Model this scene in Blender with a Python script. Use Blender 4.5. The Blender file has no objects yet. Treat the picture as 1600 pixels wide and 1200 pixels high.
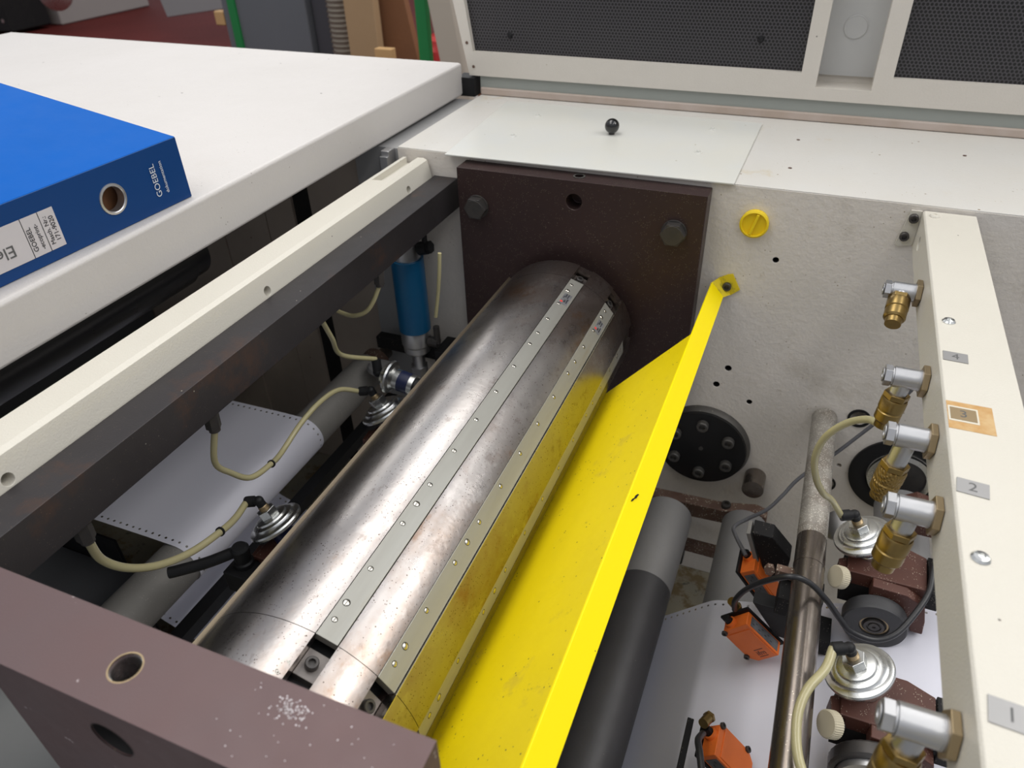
import bpy, bmesh, math, random
from mathutils import Vector, Matrix, Quaternion
PI = math.pi
def R(a): return math.radians(a)
random.seed(7)
scn = bpy.context.scene
C = scn.collection

# ------------------------------------------------------------------ camera
cam_d = bpy.data.cameras.new('camera'); cam = bpy.data.objects.new('camera', cam_d); C.objects.link(cam)
cam_d.sensor_fit = 'HORIZONTAL'; cam_d.sensor_width = 36.0; cam_d.lens = 1153/1600*36
cam_d.clip_start = .02; cam_d.clip_end = 60
cam_d.dof.use_dof = True; cam_d.dof.focus_distance = .86; cam_d.dof.aperture_fstop = 8.0
_r = ((.9259, .2000, -.3206), (.3767, -.5476, .7472), (-.0262, -.8125, -.5824))
ex = Vector(_r[0]).normalized(); ey = Vector(_r[1]); ey = (ey-ex*ey.dot(ex)).normalized(); ez = ex.cross(ey)
m = Matrix.Identity(4)
for i, v in enumerate((ex, ey, ez)):
    m[i][0], m[i][1], m[i][2] = v[0], -v[1], -v[2]
m[0][3], m[1][3], m[2][3] = 0.0, -1.0864, .4
cam.matrix_world = m
scn.camera = cam

# ------------------------------------------------------------------ world, lights, exposure
w = bpy.data.worlds.new('world'); scn.world = w; w.use_nodes = True
wn = w.node_tree; bg = wn.nodes['Background']; bg.inputs[0].default_value = (.90, .93, 1.0, 1)
_tc = wn.nodes.new('ShaderNodeTexCoord'); _sp = wn.nodes.new('ShaderNodeSeparateXYZ'); _mr = wn.nodes.new('ShaderNodeMapRange')
_mr.inputs[1].default_value = -.05; _mr.inputs[2].default_value = .75; _mr.inputs[3].default_value = .34; _mr.inputs[4].default_value = .80
wn.links.new(_tc.outputs['Generated'], _sp.inputs[0]); wn.links.new(_sp.outputs[2], _mr.inputs[0]); wn.links.new(_mr.outputs[0], bg.inputs[1])
def area(name, loc, sx, sy, power, col=(1, .97, .92)):
    d = bpy.data.lights.new(name, 'AREA'); d.shape = 'RECTANGLE'; d.size = sx; d.size_y = sy; d.energy = power; d.color = col
    o = bpy.data.objects.new(name, d); C.objects.link(o); o.location = loc; return o
area('ceiling_light_row_left', (-1.22, 1.4, 2.5), 1.2, 7.0, 100)
area('ceiling_light_row_right', (1.15, .9, 2.5), .35, 7.0, 42)
area('ceiling_light_row_far', (-5.2, 4.6, 2.9), .6, 6.0, 62)
area('ceiling_light_front_right', (2.7, .75, 2.5), 1.6, 2.8, 88)
scn.view_settings.view_transform = 'Standard'; scn.view_settings.look = 'None'
scn.view_settings.gamma = 1.0; scn.view_settings.exposure = -0.10; scn.view_settings.use_curve_mapping = False

# ------------------------------------------------------------------ mesh helpers
def frame(d):
    d = Vector(d).normalized()
    a = Vector((0, 0, 1)) if abs(d.z) < .9 else Vector((0, 1, 0))
    u = a.cross(d).normalized(); return u, d.cross(u), d
class B:
    def __init__(s): s.bm = bmesh.new()
    def add(s, vs, fs):
        v = [s.bm.verts.new(p) for p in vs]
        for f in fs:
            try: s.bm.faces.new([v[i] for i in f])
            except ValueError: pass
        return s
    def box(s, x0, x1, y0, y1, z0, z1):
        return s.add([(x, y, z) for x in (x0, x1) for y in (y0, y1) for z in (z0, z1)],
                     [(0, 1, 3, 2), (4, 6, 7, 5), (0, 4, 5, 1), (2, 3, 7, 6), (0, 2, 6, 4), (1, 5, 7, 3)])
    def obox(s, c, u, v, n, a, b, h):          # oriented box, centre c, axes u v n, full sizes
        c = Vector(c); u = Vector(u)*a/2; v = Vector(v)*b/2; n = Vector(n)*h/2
        return s.add([c+u*i+v*j+n*k for i in (-1, 1) for j in (-1, 1) for k in (-1, 1)],
                     [(0, 1, 3, 2), (4, 6, 7, 5), (0, 4, 5, 1), (2, 3, 7, 6), (0, 2, 6, 4), (1, 5, 7, 3)])
    def lathe(s, prof, o, d, seg=40, closed=False, jag=0):
        o = Vector(o); u, v, d = frame(d); rings = []
        for r, h in prof:
            if r < 1e-6: rings.append([s.bm.verts.new(o+d*h)])
            else: rings.append([s.bm.verts.new(o+d*h+(u*math.cos(2*PI*i/seg)+v*math.sin(2*PI*i/seg))*(r-(jag if i % 2 else 0))) for i in range(seg)])
        pairs = list(zip(rings[:-1], rings[1:]))
        if closed: pairs.append((rings[-1], rings[0]))
        for a, b in pairs:
            for i in range(seg):
                j = (i+1) % seg
                if len(a) == 1 and len(b) == 1: continue
                if len(a) == 1: f = [a[0], b[j], b[i]]
                elif len(b) == 1: f = [a[i], a[j], b[0]]
                else: f = [a[i], a[j], b[j], b[i]]
                try: s.bm.faces.new(f)
                except ValueError: pass
        return s
    def cyl(s, p0, p1, r, seg=32, r2=None):
        p0 = Vector(p0); p1 = Vector(p1); L = (p1-p0).length; r2 = r if r2 is None else r2
        return s.lathe([(0, 0), (r, 0), (r2, L), (0, L)], p0, p1-p0, seg)
    def ring(s, o, d, ro, ri, h, seg=40):
        return s.lathe([(ro, 0), (ro, h), (ri, h), (ri, 0)], o, d, seg, closed=True)
    def hexa(s, p0, p1, r):
        return s.cyl(p0, p1, r, 6)
    def sphere(s, c, r):
        bmesh.ops.create_uvsphere(s.bm, u_segments=32, v_segments=20, radius=r, matrix=Matrix.Translation(c)); return s
    def tube(s, pts, r, seg=12, n=8):
        P = [Vector(p) for p in pts]; path = []
        if len(P) == 2: path = P
        else:
            Q = [P[0]*2-P[1]]+P+[P[-1]*2-P[-2]]
            for i in range(1, len(Q)-2):
                a, b, c, d = Q[i-1:i+3]
                for k in range(n):
                    t = k/n
                    path.append(.5*((2*b)+(c-a)*t+(2*a-5*b+4*c-d)*t*t+(3*b-a-3*c+d)*t**3))
            path.append(P[-1])
        u, v, _ = frame(path[1]-path[0]); prev = None; last = None
        for i, p in enumerate(path):
            t = (path[min(i+1, len(path)-1)]-path[max(i-1, 0)]).normalized()
            u = (u-t*u.dot(t)).normalized(); v = t.cross(u)
            rg = [s.bm.verts.new(p+(u*math.cos(2*PI*k/seg)+v*math.sin(2*PI*k/seg))*r) for k in range(seg)]
            if prev:
                for k in range(seg): s.bm.faces.new([prev[k], prev[(k+1) % seg], rg[(k+1) % seg], rg[k]])
            else: s.bm.faces.new(rg[::-1])
            prev = rg
        s.bm.faces.new(prev); return s
    def prism(s, poly, plane, a, b):           # poly in the named plane, extruded from a to b along the third axis
        def P(p, t):
            return {'xz': (p[0], t, p[1]), 'xy': (p[0], p[1], t), 'yz': (t, p[0], p[1])}[plane]
        n = len(poly); vs = [P(p, a) for p in poly]+[P(p, b) for p in poly]
        fs = [tuple(range(n)), tuple(range(2*n-1, n-1, -1))]+[(i, (i+1) % n, n+(i+1) % n, n+i) for i in range(n)]
        return s.add(vs, fs)
    def sheet(s, prof, y0, y1, th):            # an XZ polyline thickened and extruded along Y
        P = [Vector((p[0], 0, p[1])) for p in prof]; A = []; Bt = []
        for i, p in enumerate(P):
            t = Vector((0, 0, 0))
            if i: t += (p-P[i-1]).normalized()
            if i < len(P)-1: t += (P[i+1]-p).normalized()
            t.normalize(); nrm = Vector((-t.z, 0, t.x))
            A.append((p.x, p.z)); q = p-nrm*th; Bt.append((q.x, q.z))
        return s.strip(A, Bt, y0, y1)
    def strip(s, A, Bt, y0, y1):
        n = len(A); vs = []
        for y in (y0, y1):
            vs += [(a, y, b) for a, b in A]+[(a, y, b) for a, b in Bt]
        fs = []; o = 2*n
        for i in range(n-1):
            fs += [(i, i+1, o+i+1, o+i), (n+i+1, n+i, o+n+i, o+n+i+1), (i, n+i, n+i+1, i+1), (o+i, o+i+1, o+n+i+1, o+n+i)]
        fs += [(0, o, o+n, n), (n-1, 2*n-1, o+2*n-1, o+n-1)]
        return s.add(vs, fs)
    def arc(s, cx, cz, r0, r1, t0, t1, y0, y1, n=24):   # sector of a shell round an axis along Y; angles from +Z to +X
        A = [(cx+r1*math.sin(R(t0+(t1-t0)*i/n)), cz+r1*math.cos(R(t0+(t1-t0)*i/n))) for i in range(n+1)]
        Q = [(cx+r0*math.sin(R(t0+(t1-t0)*i/n)), cz+r0*math.cos(R(t0+(t1-t0)*i/n))) for i in range(n+1)]
        return s.strip(A, Q, y0, y1)
    def text(s, txt, size, M, depth=.0002):
        cu = bpy.data.curves.new('t', 'FONT'); cu.body = txt; cu.size = size; cu.extrude = depth; cu.align_x = 'CENTER'; cu.align_y = 'CENTER'
        o = bpy.data.objects.new('t', cu); C.objects.link(o)
        dg = bpy.context.evaluated_depsgraph_get(); me = bpy.data.meshes.new_from_object(o.evaluated_get(dg))
        me.transform(M); s.bm.from_mesh(me)
        bpy.data.objects.remove(o); bpy.data.curves.remove(cu); bpy.data.meshes.remove(me); return s
def basis(o, u, v):
    u = Vector(u).normalized(); v = Vector(v); v = (v-u*u.dot(v)).normalized(); n = u.cross(v)
    M = Matrix.Identity(4)
    for i in range(3): M[i][0], M[i][1], M[i][2], M[i][3] = u[i], v[i], n[i], o[i]
    return M
ORG = {}
def obj(name, b, mat, parent=None, bevel=0, local=False, cuts=None, smooth=True, label=None):
    bm = b.bm; bmesh.ops.recalc_face_normals(bm, faces=bm.faces)
    org = ORG.get(parent.name, Vector()) if parent else Vector()
    if not local: bmesh.ops.translate(bm, verts=bm.verts, vec=-org)
    me = bpy.data.meshes.new(name); 
    if smooth:
        for f in bm.faces: f.smooth = True
        for e in bm.edges:
            if len(e.link_faces) == 2 and e.calc_face_angle(0) > .55: e.smooth = False
    bm.to_mesh(me); bm.free()
    o = bpy.data.objects.new(name, me); C.objects.link(o)
    for mm in (mat if isinstance(mat, (list, tuple)) else [mat]): me.materials.append(mm)
    if parent: o.parent = parent; ORG[o.name] = org
    if cuts:
        tmp = []
        for cb in cuts:
            bmesh.ops.recalc_face_normals(cb.bm, faces=cb.bm.faces)
            if not local: bmesh.ops.translate(cb.bm, verts=cb.bm.verts, vec=-org)
            cm = bpy.data.meshes.new('cut'); cb.bm.to_mesh(cm); cb.bm.free()
            co = bpy.data.objects.new('cut', cm); C.objects.link(co)
            md = o.modifiers.new('b', 'BOOLEAN'); md.operation = 'DIFFERENCE'; md.solver = 'EXACT'; md.object = co
            co.matrix_world = o.matrix_world if not parent else Matrix.Identity(4)
            if parent: co.location = org
            tmp.append(co)
        bpy.context.view_layer.update()
        dg = bpy.context.evaluated_depsgraph_get(); nm = bpy.data.meshes.new_from_object(o.evaluated_get(dg))
        o.modifiers.clear(); o.data = nm; nm.set_sharp_from_angle(angle=.5)
        for co in tmp: bpy.data.objects.remove(co)
    if bevel:
        md = o.modifiers.new('bevel', 'BEVEL'); md.width = bevel; md.segments = 2; md.limit_method = 'ANGLE'; md.angle_limit = R(40); md.harden_normals = True
    if label: o['label'] = label
    return o
def tag(o, label, cat, group=None, kind=None):
    o['label'] = label; o['category'] = cat
    if group: o['group'] = group
    if kind: o['kind'] = kind
    return o
def thing(name, label, cat, loc=(0, 0, 0), group=None):
    o = bpy.data.objects.new(name, None); C.objects.link(o); o.location = loc; o.empty_display_size = .05
    ORG[o.name] = Vector(loc); return tag(o, label, cat, group)
def dup(root, loc, label, group=None, skip=()):
    r = root.copy(); C.objects.link(r); r.location = loc; r['label'] = label
    if group: r['group'] = group
    def rec(a, b):
        for ch in list(a.children):
            if ch.name.split('.')[0] in skip: continue
            c = ch.copy(); C.objects.link(c); c.parent = b; rec(ch, c)
    rec(root, r); return r

# ------------------------------------------------------------------ materials
def mat(name, col, rough=.5, metal=0, var=None, bump=None, specks=None, stain=None, alpha=None, trans=0, coat=0, stretch=None, sss=0, spec=None):
    """var=(scale, amount, colour2)  bump=(scale, strength)  specks=(scale, size, colour)  stain=(scale, threshold, colour)"""
    m = bpy.data.materials.new(name); m.use_nodes = True; nt = m.node_tree; N = nt.nodes; L = nt.links
    p = N['Principled BSDF']; p.inputs['Roughness'].default_value = rough; p.inputs['Metallic'].default_value = metal
    p.inputs['Transmission Weight'].default_value = trans; p.inputs['Coat Weight'].default_value = coat
    if spec is not None: p.inputs['Specular IOR Level'].default_value = spec
    if sss: p.inputs['Subsurface Weight'].default_value = sss; p.inputs['Subsurface Radius'].default_value = (.004, .004, .003); p.inputs['Subsurface Scale'].default_value = 1
    tc = N.new('ShaderNodeTexCoord'); src = tc.outputs['Object']
    if stretch:
        mp = N.new('ShaderNodeMapping'); mp.inputs['Scale'].default_value = stretch; L.new(src, mp.inputs[0]); ssrc = mp.outputs[0]
    else: ssrc = src
    rgb = N.new('ShaderNodeRGB'); rgb.outputs[0].default_value = (*col, 1); cur = rgb.outputs[0]
    def noise(sc, det=4, s=None, rg=.6):
        n = N.new('ShaderNodeTexNoise'); n.inputs['Scale'].default_value = sc; n.inputs['Detail'].default_value = det; n.inputs['Roughness'].default_value = rg
        L.new(s or src, n.inputs['Vector']); return n.outputs['Fac']
    def ramp(f, a, b):
        r = N.new('ShaderNodeMapRange'); r.inputs[1].default_value = a; r.inputs[2].default_value = b; L.new(f, r.inputs[0]); return r.outputs[0]
    def mix(f, c2, amt=1.0):
        nonlocal cur
        mu = N.new('ShaderNodeMath'); mu.operation = 'MULTIPLY'; mu.inputs[1].default_value = amt; L.new(f, mu.inputs[0])
        x = N.new('ShaderNodeMix'); x.data_type = 'RGBA'; L.new(mu.outputs[0], x.inputs[0]); L.new(cur, x.inputs[6]); x.inputs[7].default_value = (*c2, 1); cur = x.outputs[2]
    if var: mix(ramp(noise(var[0], 5, ssrc), .35, .65), var[2], var[1])
    for st in (stain if isinstance(stain, list) else [stain] if stain else []):
        mix(ramp(noise(st[0], 8, ssrc, .7), st[1], st[1]+.08), st[2], st[3] if len(st) > 3 else .8)
    for sp in (specks if isinstance(specks, list) else [specks] if specks else []):
        v = N.new('ShaderNodeTexVoronoi'); v.inputs['Scale'].default_value = sp[0]; L.new(src, v.inputs['Vector'])
        n2 = ramp(noise(sp[0]*.22, 2), sp[3] if len(sp) > 3 else .55, (sp[3] if len(sp) > 3 else .55)+.03)
        f = ramp(v.outputs['Distance'], sp[1], sp[1]*.6)
        mm = N.new('ShaderNodeMath'); mm.operation = 'MULTIPLY'; L.new(f, mm.inputs[0]); L.new(n2, mm.inputs[1]); mix(mm.outputs[0], sp[2])
    L.new(cur, p.inputs['Base Color'])
    if rough > .05:
        rr = N.new('ShaderNodeMapRange'); rr.inputs[3].default_value = rough*.8; rr.inputs[4].default_value = min(1, rough*1.2); L.new(noise(40, 4, ssrc), rr.inputs[0]); L.new(rr.outputs[0], p.inputs['Roughness'])
    if bump:
        b = N.new('ShaderNodeBump'); b.inputs['Strength'].default_value = bump[1]; b.inputs['Distance'].default_value = .001; L.new(noise(bump[0], 3), b.inputs['Height']); L.new(b.outputs[0], p.inputs['Normal'])
    return m
M = {}
M['cream'] = mat('cream_paint', (.64, .60, .54), .42, var=(6, .35, (.58, .54, .47)), bump=(330, .45), specks=[(60, .10, (.05, .04, .03), .60), (35, .05, (.25, .18, .08), .58)])
M['cream_wall'] = mat('cream_wall_paint', (.72, .67, .61), .45, var=(5, .5, (.60, .565, .51)), bump=(120, 1.0), stain=[(6, .56, (.40, .35, .27), .28), (30, .64, (.30, .24, .14), .5)], specks=[(110, .12, (.30, .25, .17), .55)])
M['white'] = mat('white_lid_paint', (.585, .56, .54), .42, var=(4, .5, (.54, .515, .49)), bump=(260, .5), stain=(3, .62, (.52, .49, .45), .4), specks=[(34, .085, (.05, .04, .04), .555), (90, .08, (.25, .22, .2), .57)])
M['cream_lite'] = mat('cream_bar_paint', (.62, .59, .515), .42, var=(9, .3, (.58, .55, .475)), bump=(480, .35), specks=[(60, .08, (.12, .10, .08), .57)])
M['plate_white'] = mat('white_plate_paint', (.66, .665, .635), .20, var=(7, .3, (.72, .68, .55)), bump=(300, .12), specks=[(50, .08, (.25, .2, .08), .60)])
M['ledge'] = mat('ledge_paint', (.635, .62, .585), .38, var=(8, .45, (.62, .59, .53)), bump=(220, .4), stain=(11, .63, (.55, .46, .30), .5), specks=[(55, .11, (.20, .13, .05), .55), (130, .1, (.3, .22, .1), .56)])
M['brown'] = mat('brown_burnished_steel', (.048, .027, .025), .42, .35, var=(9, .5, (.040, .026, .026)), bump=(700, .15), specks=[(420, .24, (.17, .14, .10), .51), (160, .1, (.3, .26, .2), .55)])
M['brown_near'] = mat('brown_coated_block', (.115, .068, .067), .48, .25, var=(7, .6, (.105, .075, .078)), bump=(600, .1), specks=[(150, .22, (.42, .36, .36), .64)])
M['black_beam'] = mat('blackened_steel_beam', (.026, .023, .0245), .42, .2, spec=.35, var=(11, .5, (.040, .036, .038)), stain=(6, .56, (.075, .038, .024), .55), bump=(500, .12), specks=[(90, .08, (.35, .33, .28), .57), (400, .15, (.14, .10, .07), .55)])
M['black'] = mat('black_plastic', (.010, .010, .011), .5, bump=(300, .1), spec=.3)
M['black_dust'] = mat('dusty_black_metal', (.013, .0125, .013), .6, spec=.2, specks=[(330, .2, (.25, .22, .18), .5)])
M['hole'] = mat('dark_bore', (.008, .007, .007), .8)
M['dark_bolt'] = mat('blackened_bolt', (.060, .056, .055), .42, .45, var=(60, .5, (.09, .08, .07)))
M['steel'] = mat('worn_cylinder_steel', (.44, .42, .41), .29, 1, var=(11, .7, (.31, .275, .26)), stain=[(5, .53, (.28, .20, .15), .42), (10, .60, (.26, .135, .06), .6), (24, .55, (.58, .555, .54), .35), (60, .58, (.15, .115, .10), .45)], specks=[(330, .22, (.13, .10, .09), .48), (150, .14, (.08, .06, .05), .54)], stretch=(1, .6, 1), bump=(160, .12))
M['strip'] = mat('zinc_clamping_strip', (.40, .395, .36), .40, .65, var=(25, .6, (.33, .32, .28)), stain=(20, .60, (.30, .25, .15), .5), stretch=(2, .15, 2), bump=(300, .05))
M['clamp'] = mat('dark_steel_block', (.22, .20, .185), .40, .9, var=(60, .5, (.14, .12, .11)))
M['brass_edge'] = mat('worn_brassy_edge', (.16, .13, .09), .42, .8, var=(50, .8, (.15, .12, .09)))
M['screw'] = mat('bright_screw', (.62, .59, .52), .22, 1)
M['zinc'] = mat('zinc_plate', (.70, .71, .70), .28, 1, var=(60, .3, (.50, .50, .46)), bump=(200, .04))
M['alu'] = mat('satin_aluminium', (.55, .55, .56), .34, .9, var=(50, .3, (.48, .48, .48)))
M['brass'] = mat('aged_brass', (.34, .235, .085), .34, .95, var=(40, .5, (.22, .15, .06)))
M['nut'] = mat('dull_brass_nut', (.38, .29, .17), .42, .85, var=(40, .4, (.28, .22, .14)))
def wave_bump(m, sc, st):
    nt = m.node_tree; N = nt.nodes; L = nt.links; tc = N.new('ShaderNodeTexCoord'); out = None
    for rot in ((0, R(45), R(35)), (0, R(-45), R(-35))):
        mp = N.new('ShaderNodeMapping'); mp.inputs['Rotation'].default_value = rot; L.new(tc.outputs['Object'], mp.inputs[0])
        wv = N.new('ShaderNodeTexWave'); wv.inputs['Scale'].default_value = sc; wv.inputs['Distortion'].default_value = 0; L.new(mp.outputs[0], wv.inputs[0])
        if out is None: out = wv.outputs['Fac']
        else:
            a = N.new('ShaderNodeMath'); a.operation = 'MULTIPLY'; L.new(out, a.inputs[0]); L.new(wv.outputs['Fac'], a.inputs[1]); out = a.outputs[0]
    b = N.new('ShaderNodeBump'); b.inputs['Strength'].default_value = st; b.inputs['Distance'].default_value = .0006; L.new(out, b.inputs['Height']); L.new(b.outputs[0], N['Principled BSDF'].inputs['Normal'])
    return m
M['knurl'] = wave_bump(mat('knurled_brass', (.33, .22, .075), .36, .95), 120, 1.0)
M['shaft'] = mat('oily_steel_shaft', (.24, .21, .19), .26, .9, var=(22, .6, (.16, .13, .10)), stain=(26, .56, (.34, .31, .27), .5), specks=[(300, .2, (.5, .46, .38), .54)], stretch=(3, .5, 3))
M['shaft_dusty'] = mat('dust_covered_shaft', (.30, .28, .25), .5, .45, var=(30, .6, (.40, .375, .335)), stain=(16, .50, (.20, .17, .14), .6), specks=[(420, .34, (.66, .62, .55), .42), (200, .16, (.7, .66, .58), .5)])
M['roller_grey'] = mat('grey_anodised_roller', (.27, .265, .265), .55, .3, var=(10, .4, (.22, .215, .21)), bump=(400, .1), specks=[(220, .10, (.09, .08, .08), .58)])
M['roller_dusty'] = mat('dusty_grey_roller', (.24, .23, .215), .62, .2, var=(9, .5, (.19, .18, .165)), specks=[(330, .22, (.38, .36, .32), .52)])
M['roller_dark'] = mat('dark_grey_roller', (.066, .064, .068), .5, .2, var=(14, .5, (.048, .046, .05)), bump=(300, .15), specks=[(150, .10, (.22, .2, .19), .60)])
M['black_roller'] = mat('black_gloss_roller', (.010, .010, .012), .30)
M['yellow'] = mat('yellow_paint', (.86, .67, .001), .44, spec=.3, var=(10, .35, (.72, .55, .006)), bump=(160, .2), stain=[(14, .60, (.62, .46, .03), .6), (38, .64, (.20, .15, .02), .7)], specks=[(140, .16, (.12, .09, .02), .53), (60, .06, (.1, .08, .02), .56)])
M['yellow_flange'] = mat('lit_yellow_paint', (.97, .77, .000), .42, spec=.25, var=(10, .15, (.90, .72, .003)), specks=[(60, .06, (.2, .15, .02), .62)])  # same sheet as the slope, colour brightened for light on the flange
M['yellow_plug'] = mat('yellow_plastic', (.86, .62, .01), .4)
M['yellow_tab'] = mat('scuffed_yellow_paint', (.72, .56, .02), .45, stain=(25, .55, (.16, .17, .03), .8))
M['blue'] = mat('blue_binder_card', (.001, .098, .42), .5, spec=.05, var=(8, .3, (.001, .085, .36)), bump=(350, .06), specks=[(45, .05, (.5, .6, .8), .60)])
M['blue_spine'] = mat('blue_binder_spine', (.002, .045, .18), .38, spec=.3, bump=(350, .06))
M['blue_cyl'] = mat('blue_cylinder_barrel', (.004, .095, .21), .38, var=(20, .3, (.006, .08, .22)))
M['paper'] = None
M['label'] = mat('paper_label', (.60, .57, .58), .55, var=(40, .2, (.52, .49, .5)))
M['ink'] = mat('black_ink', (.02, .02, .025), .6)
M['ink_grey'] = mat('grey_ink', (.10, .10, .10), .6)
M['white_ink'] = mat('white_print', (.62, .66, .72), .5)
M['red_ink'] = mat('red_print', (.65, .05, .04), .5)
M['sticker'] = mat('silver_sticker', (.10, .10, .105), .6, 0, spec=.2, var=(60, .4, (.3, .3, .32)))
M['navy'] = mat('navy_print', (.012, .018, .06), .35)
M['orange'] = mat('orange_sensor_plastic', (.80, .17, .025), .42, var=(30, .25, (.66, .13, .02)), specks=[(200, .1, (.25, .1, .04), .58)])
M['hose'] = mat('yellowed_air_hose', (.54, .49, .28), .25, trans=.25, sss=.3)
M['cable'] = mat('black_cable', (.016, .016, .018), .40, specks=[(300, .12, (.12, .12, .12), .55)])
M['cable_dust'] = mat('dusty_grey_cable', (.09, .09, .10), .6, specks=[(400, .2, (.25, .24, .23), .5)])
M['knob'] = mat('ivory_knob_plastic', (.50, .45, .33), .5, var=(50, .3, (.42, .37, .26)))
M['ball'] = mat('black_ball_plastic', (.006, .006, .006), .10, coat=.5)
M['unit'] = mat('brown_nip_casting', (.085, .030, .020), .5, .15, var=(20, .5, (.06, .024, .018)), specks=[(420, .24, (.42, .36, .28), .50), (90, .08, (.7, .68, .62), .58)])
M['rust'] = mat('rusty_arm', (.11, .06, .045), .75, .2, var=(30, .6, (.19, .13, .095)), specks=[(260, .3, (.50, .46, .37), .47)])
M['rubber'] = mat('grey_black_rubber', (.045, .045, .048), .55, specks=[(400, .15, (.16, .16, .16), .55)])
M['grease'] = mat('dark_greasy_flange', (.010, .010, .011), .35)
M['flange_rim'] = mat('dusty_flange_rim', (.10, .095, .088), .5, .5, specks=[(200, .15, (.4, .38, .3), .58)])
M['pit'] = mat('stained_tray_floor', (.26, .24, .19), .6, var=(14, .7, (.34, .30, .20)), stain=[(18, .52, (.16, .10, .03), .8), (30, .58, (.03, .03, .03), .8)])
M['panel_beige'] = mat('beige_cabinet_panel', (.44, .375, .315), .5, var=(6, .4, (.28, .235, .19)), bump=(200, .1), specks=[(40, .08, (.1, .06, .03), .6)])
M['panel_grey'] = mat('grey_side_panel', (.30, .30, .30), .5, specks=[(60, .08, (.08, .08, .08), .58)])
M['slate'] = mat('slate_panel', (.085, .088, .095), .5)
M['door_grey'] = mat('grey_recess_paint', (.46, .46, .45), .45, bump=(300, .15))
M['lip_grey'] = mat('grey_green_paint', (.30, .32, .295), .6)
M['lip_pink'] = mat('brownish_sill_paint', (.50, .42, .37), .5, var=(14, .5, (.36, .27, .2)))
M['tape'] = mat('orange_tape_residue', (.46, .25, .075), .6, var=(60, .7, (.58, .42, .22)), bump=(300, .5))
M['glue'] = mat('whitish_glue', (.62, .58, .48), .6)
M['plate_grey'] = mat('engraved_grey_plate', (.33, .325, .32), .4, .35)
M['plate_tan'] = mat('engraved_tan_plate', (.30, .22, .12), .4, .4)
M['floor_red'] = mat('dark_red_floor_paint', (.085, .011, .009), .7, spec=.15, var=(1.5, .5, (.13, .020, .016)))
M['floor_grey'] = mat('grey_floor_paint', (.22, .225, .225), .5, var=(4, .4, (.27, .27, .27)), bump=(18, .6))
M['machine_grey'] = mat('grey_cabinet_paint', (.13, .14, .155), .5, var=(3, .3, (.11, .12, .13)))
M['machine_dark'] = mat('dark_cabinet_paint', (.065, .065, .075), .5)
M['machine_beige'] = mat('beige_machine_paint', (.37, .34, .32), .5, var=(2, .3, (.32, .29, .27)))
M['green'] = mat('green_paint', (.01, .20, .05), .45)
M['card'] = mat('brown_cardboard', (.38, .255, .14), .75, var=(6, .3, (.32, .21, .11)))
M['card_dark'] = mat('dark_brown_board', (.20, .085, .035), .7, var=(5, .4, (.15, .065, .03)))
M['wood'] = mat('pale_wood', (.52, .32, .14), .65)
M['pillar'] = mat('beige_pillar', (.40, .36, .30), .6)
M['hose_duct'] = mat('ivory_duct_hose', (.42, .38, .31), .5)
M['duct_wire'] = mat('brown_duct_wire', (.13, .10, .075), .5)
M['red_plastic'] = mat('red_plastic', (.45, .03, .03), .5)
M['sheet_white'] = mat('white_packing_paper', (.55, .53, .5), .7)

# paper web: sprocket holes by real transparency, along both edges
def web_material():
    m = bpy.data.materials.new('printing_paper'); m.use_nodes = True; nt = m.node_tree; N = nt.nodes; L = nt.links
    p = N['Principled BSDF']; p.inputs['Base Color'].default_value = (.70, .70, .78, 1); p.inputs['Roughness'].default_value = .6
    uv = N.new('ShaderNodeUVMap'); uv.uv_map = 'UVMap'; sp = N.new('ShaderNodeSeparateXYZ'); L.new(uv.outputs[0], sp.inputs[0])
    def M2(op, a, b=None):
        n = N.new('ShaderNodeMath'); n.operation = op
        for i, x in enumerate((a, b)):
            if x is None: continue
            if isinstance(x, (int, float)): n.inputs[i].default_value = x
            else: L.new(x, n.inputs[i])
        return n.outputs[0]
    fx = M2('SUBTRACT', M2('MODULO', sp.outputs[0], .0127), .00635)          # metres along the web
    d1 = M2('SUBTRACT', sp.outputs[1], .0085); d2 = M2('SUBTRACT', sp.outputs[1], .3115)
    dy = M2('MINIMUM', M2('ABSOLUTE', d1), M2('ABSOLUTE', d2))
    dist = M2('SQRT', M2('ADD', M2('MULTIPLY', fx, fx), M2('MULTIPLY', dy, dy)))
    h = M2('LESS_THAN', dist, .0019)
    tr = N.new('ShaderNodeBsdfTransparent'); mx = N.new('ShaderNodeMixShader'); L.new(h, mx.inputs[0]); L.new(p.outputs[0], mx.inputs[1]); L.new(tr.outputs[0], mx.inputs[2])
    L.new(mx.outputs[0], N['Material Output'].inputs[0]); return m
M['paper'] = web_material()
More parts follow.
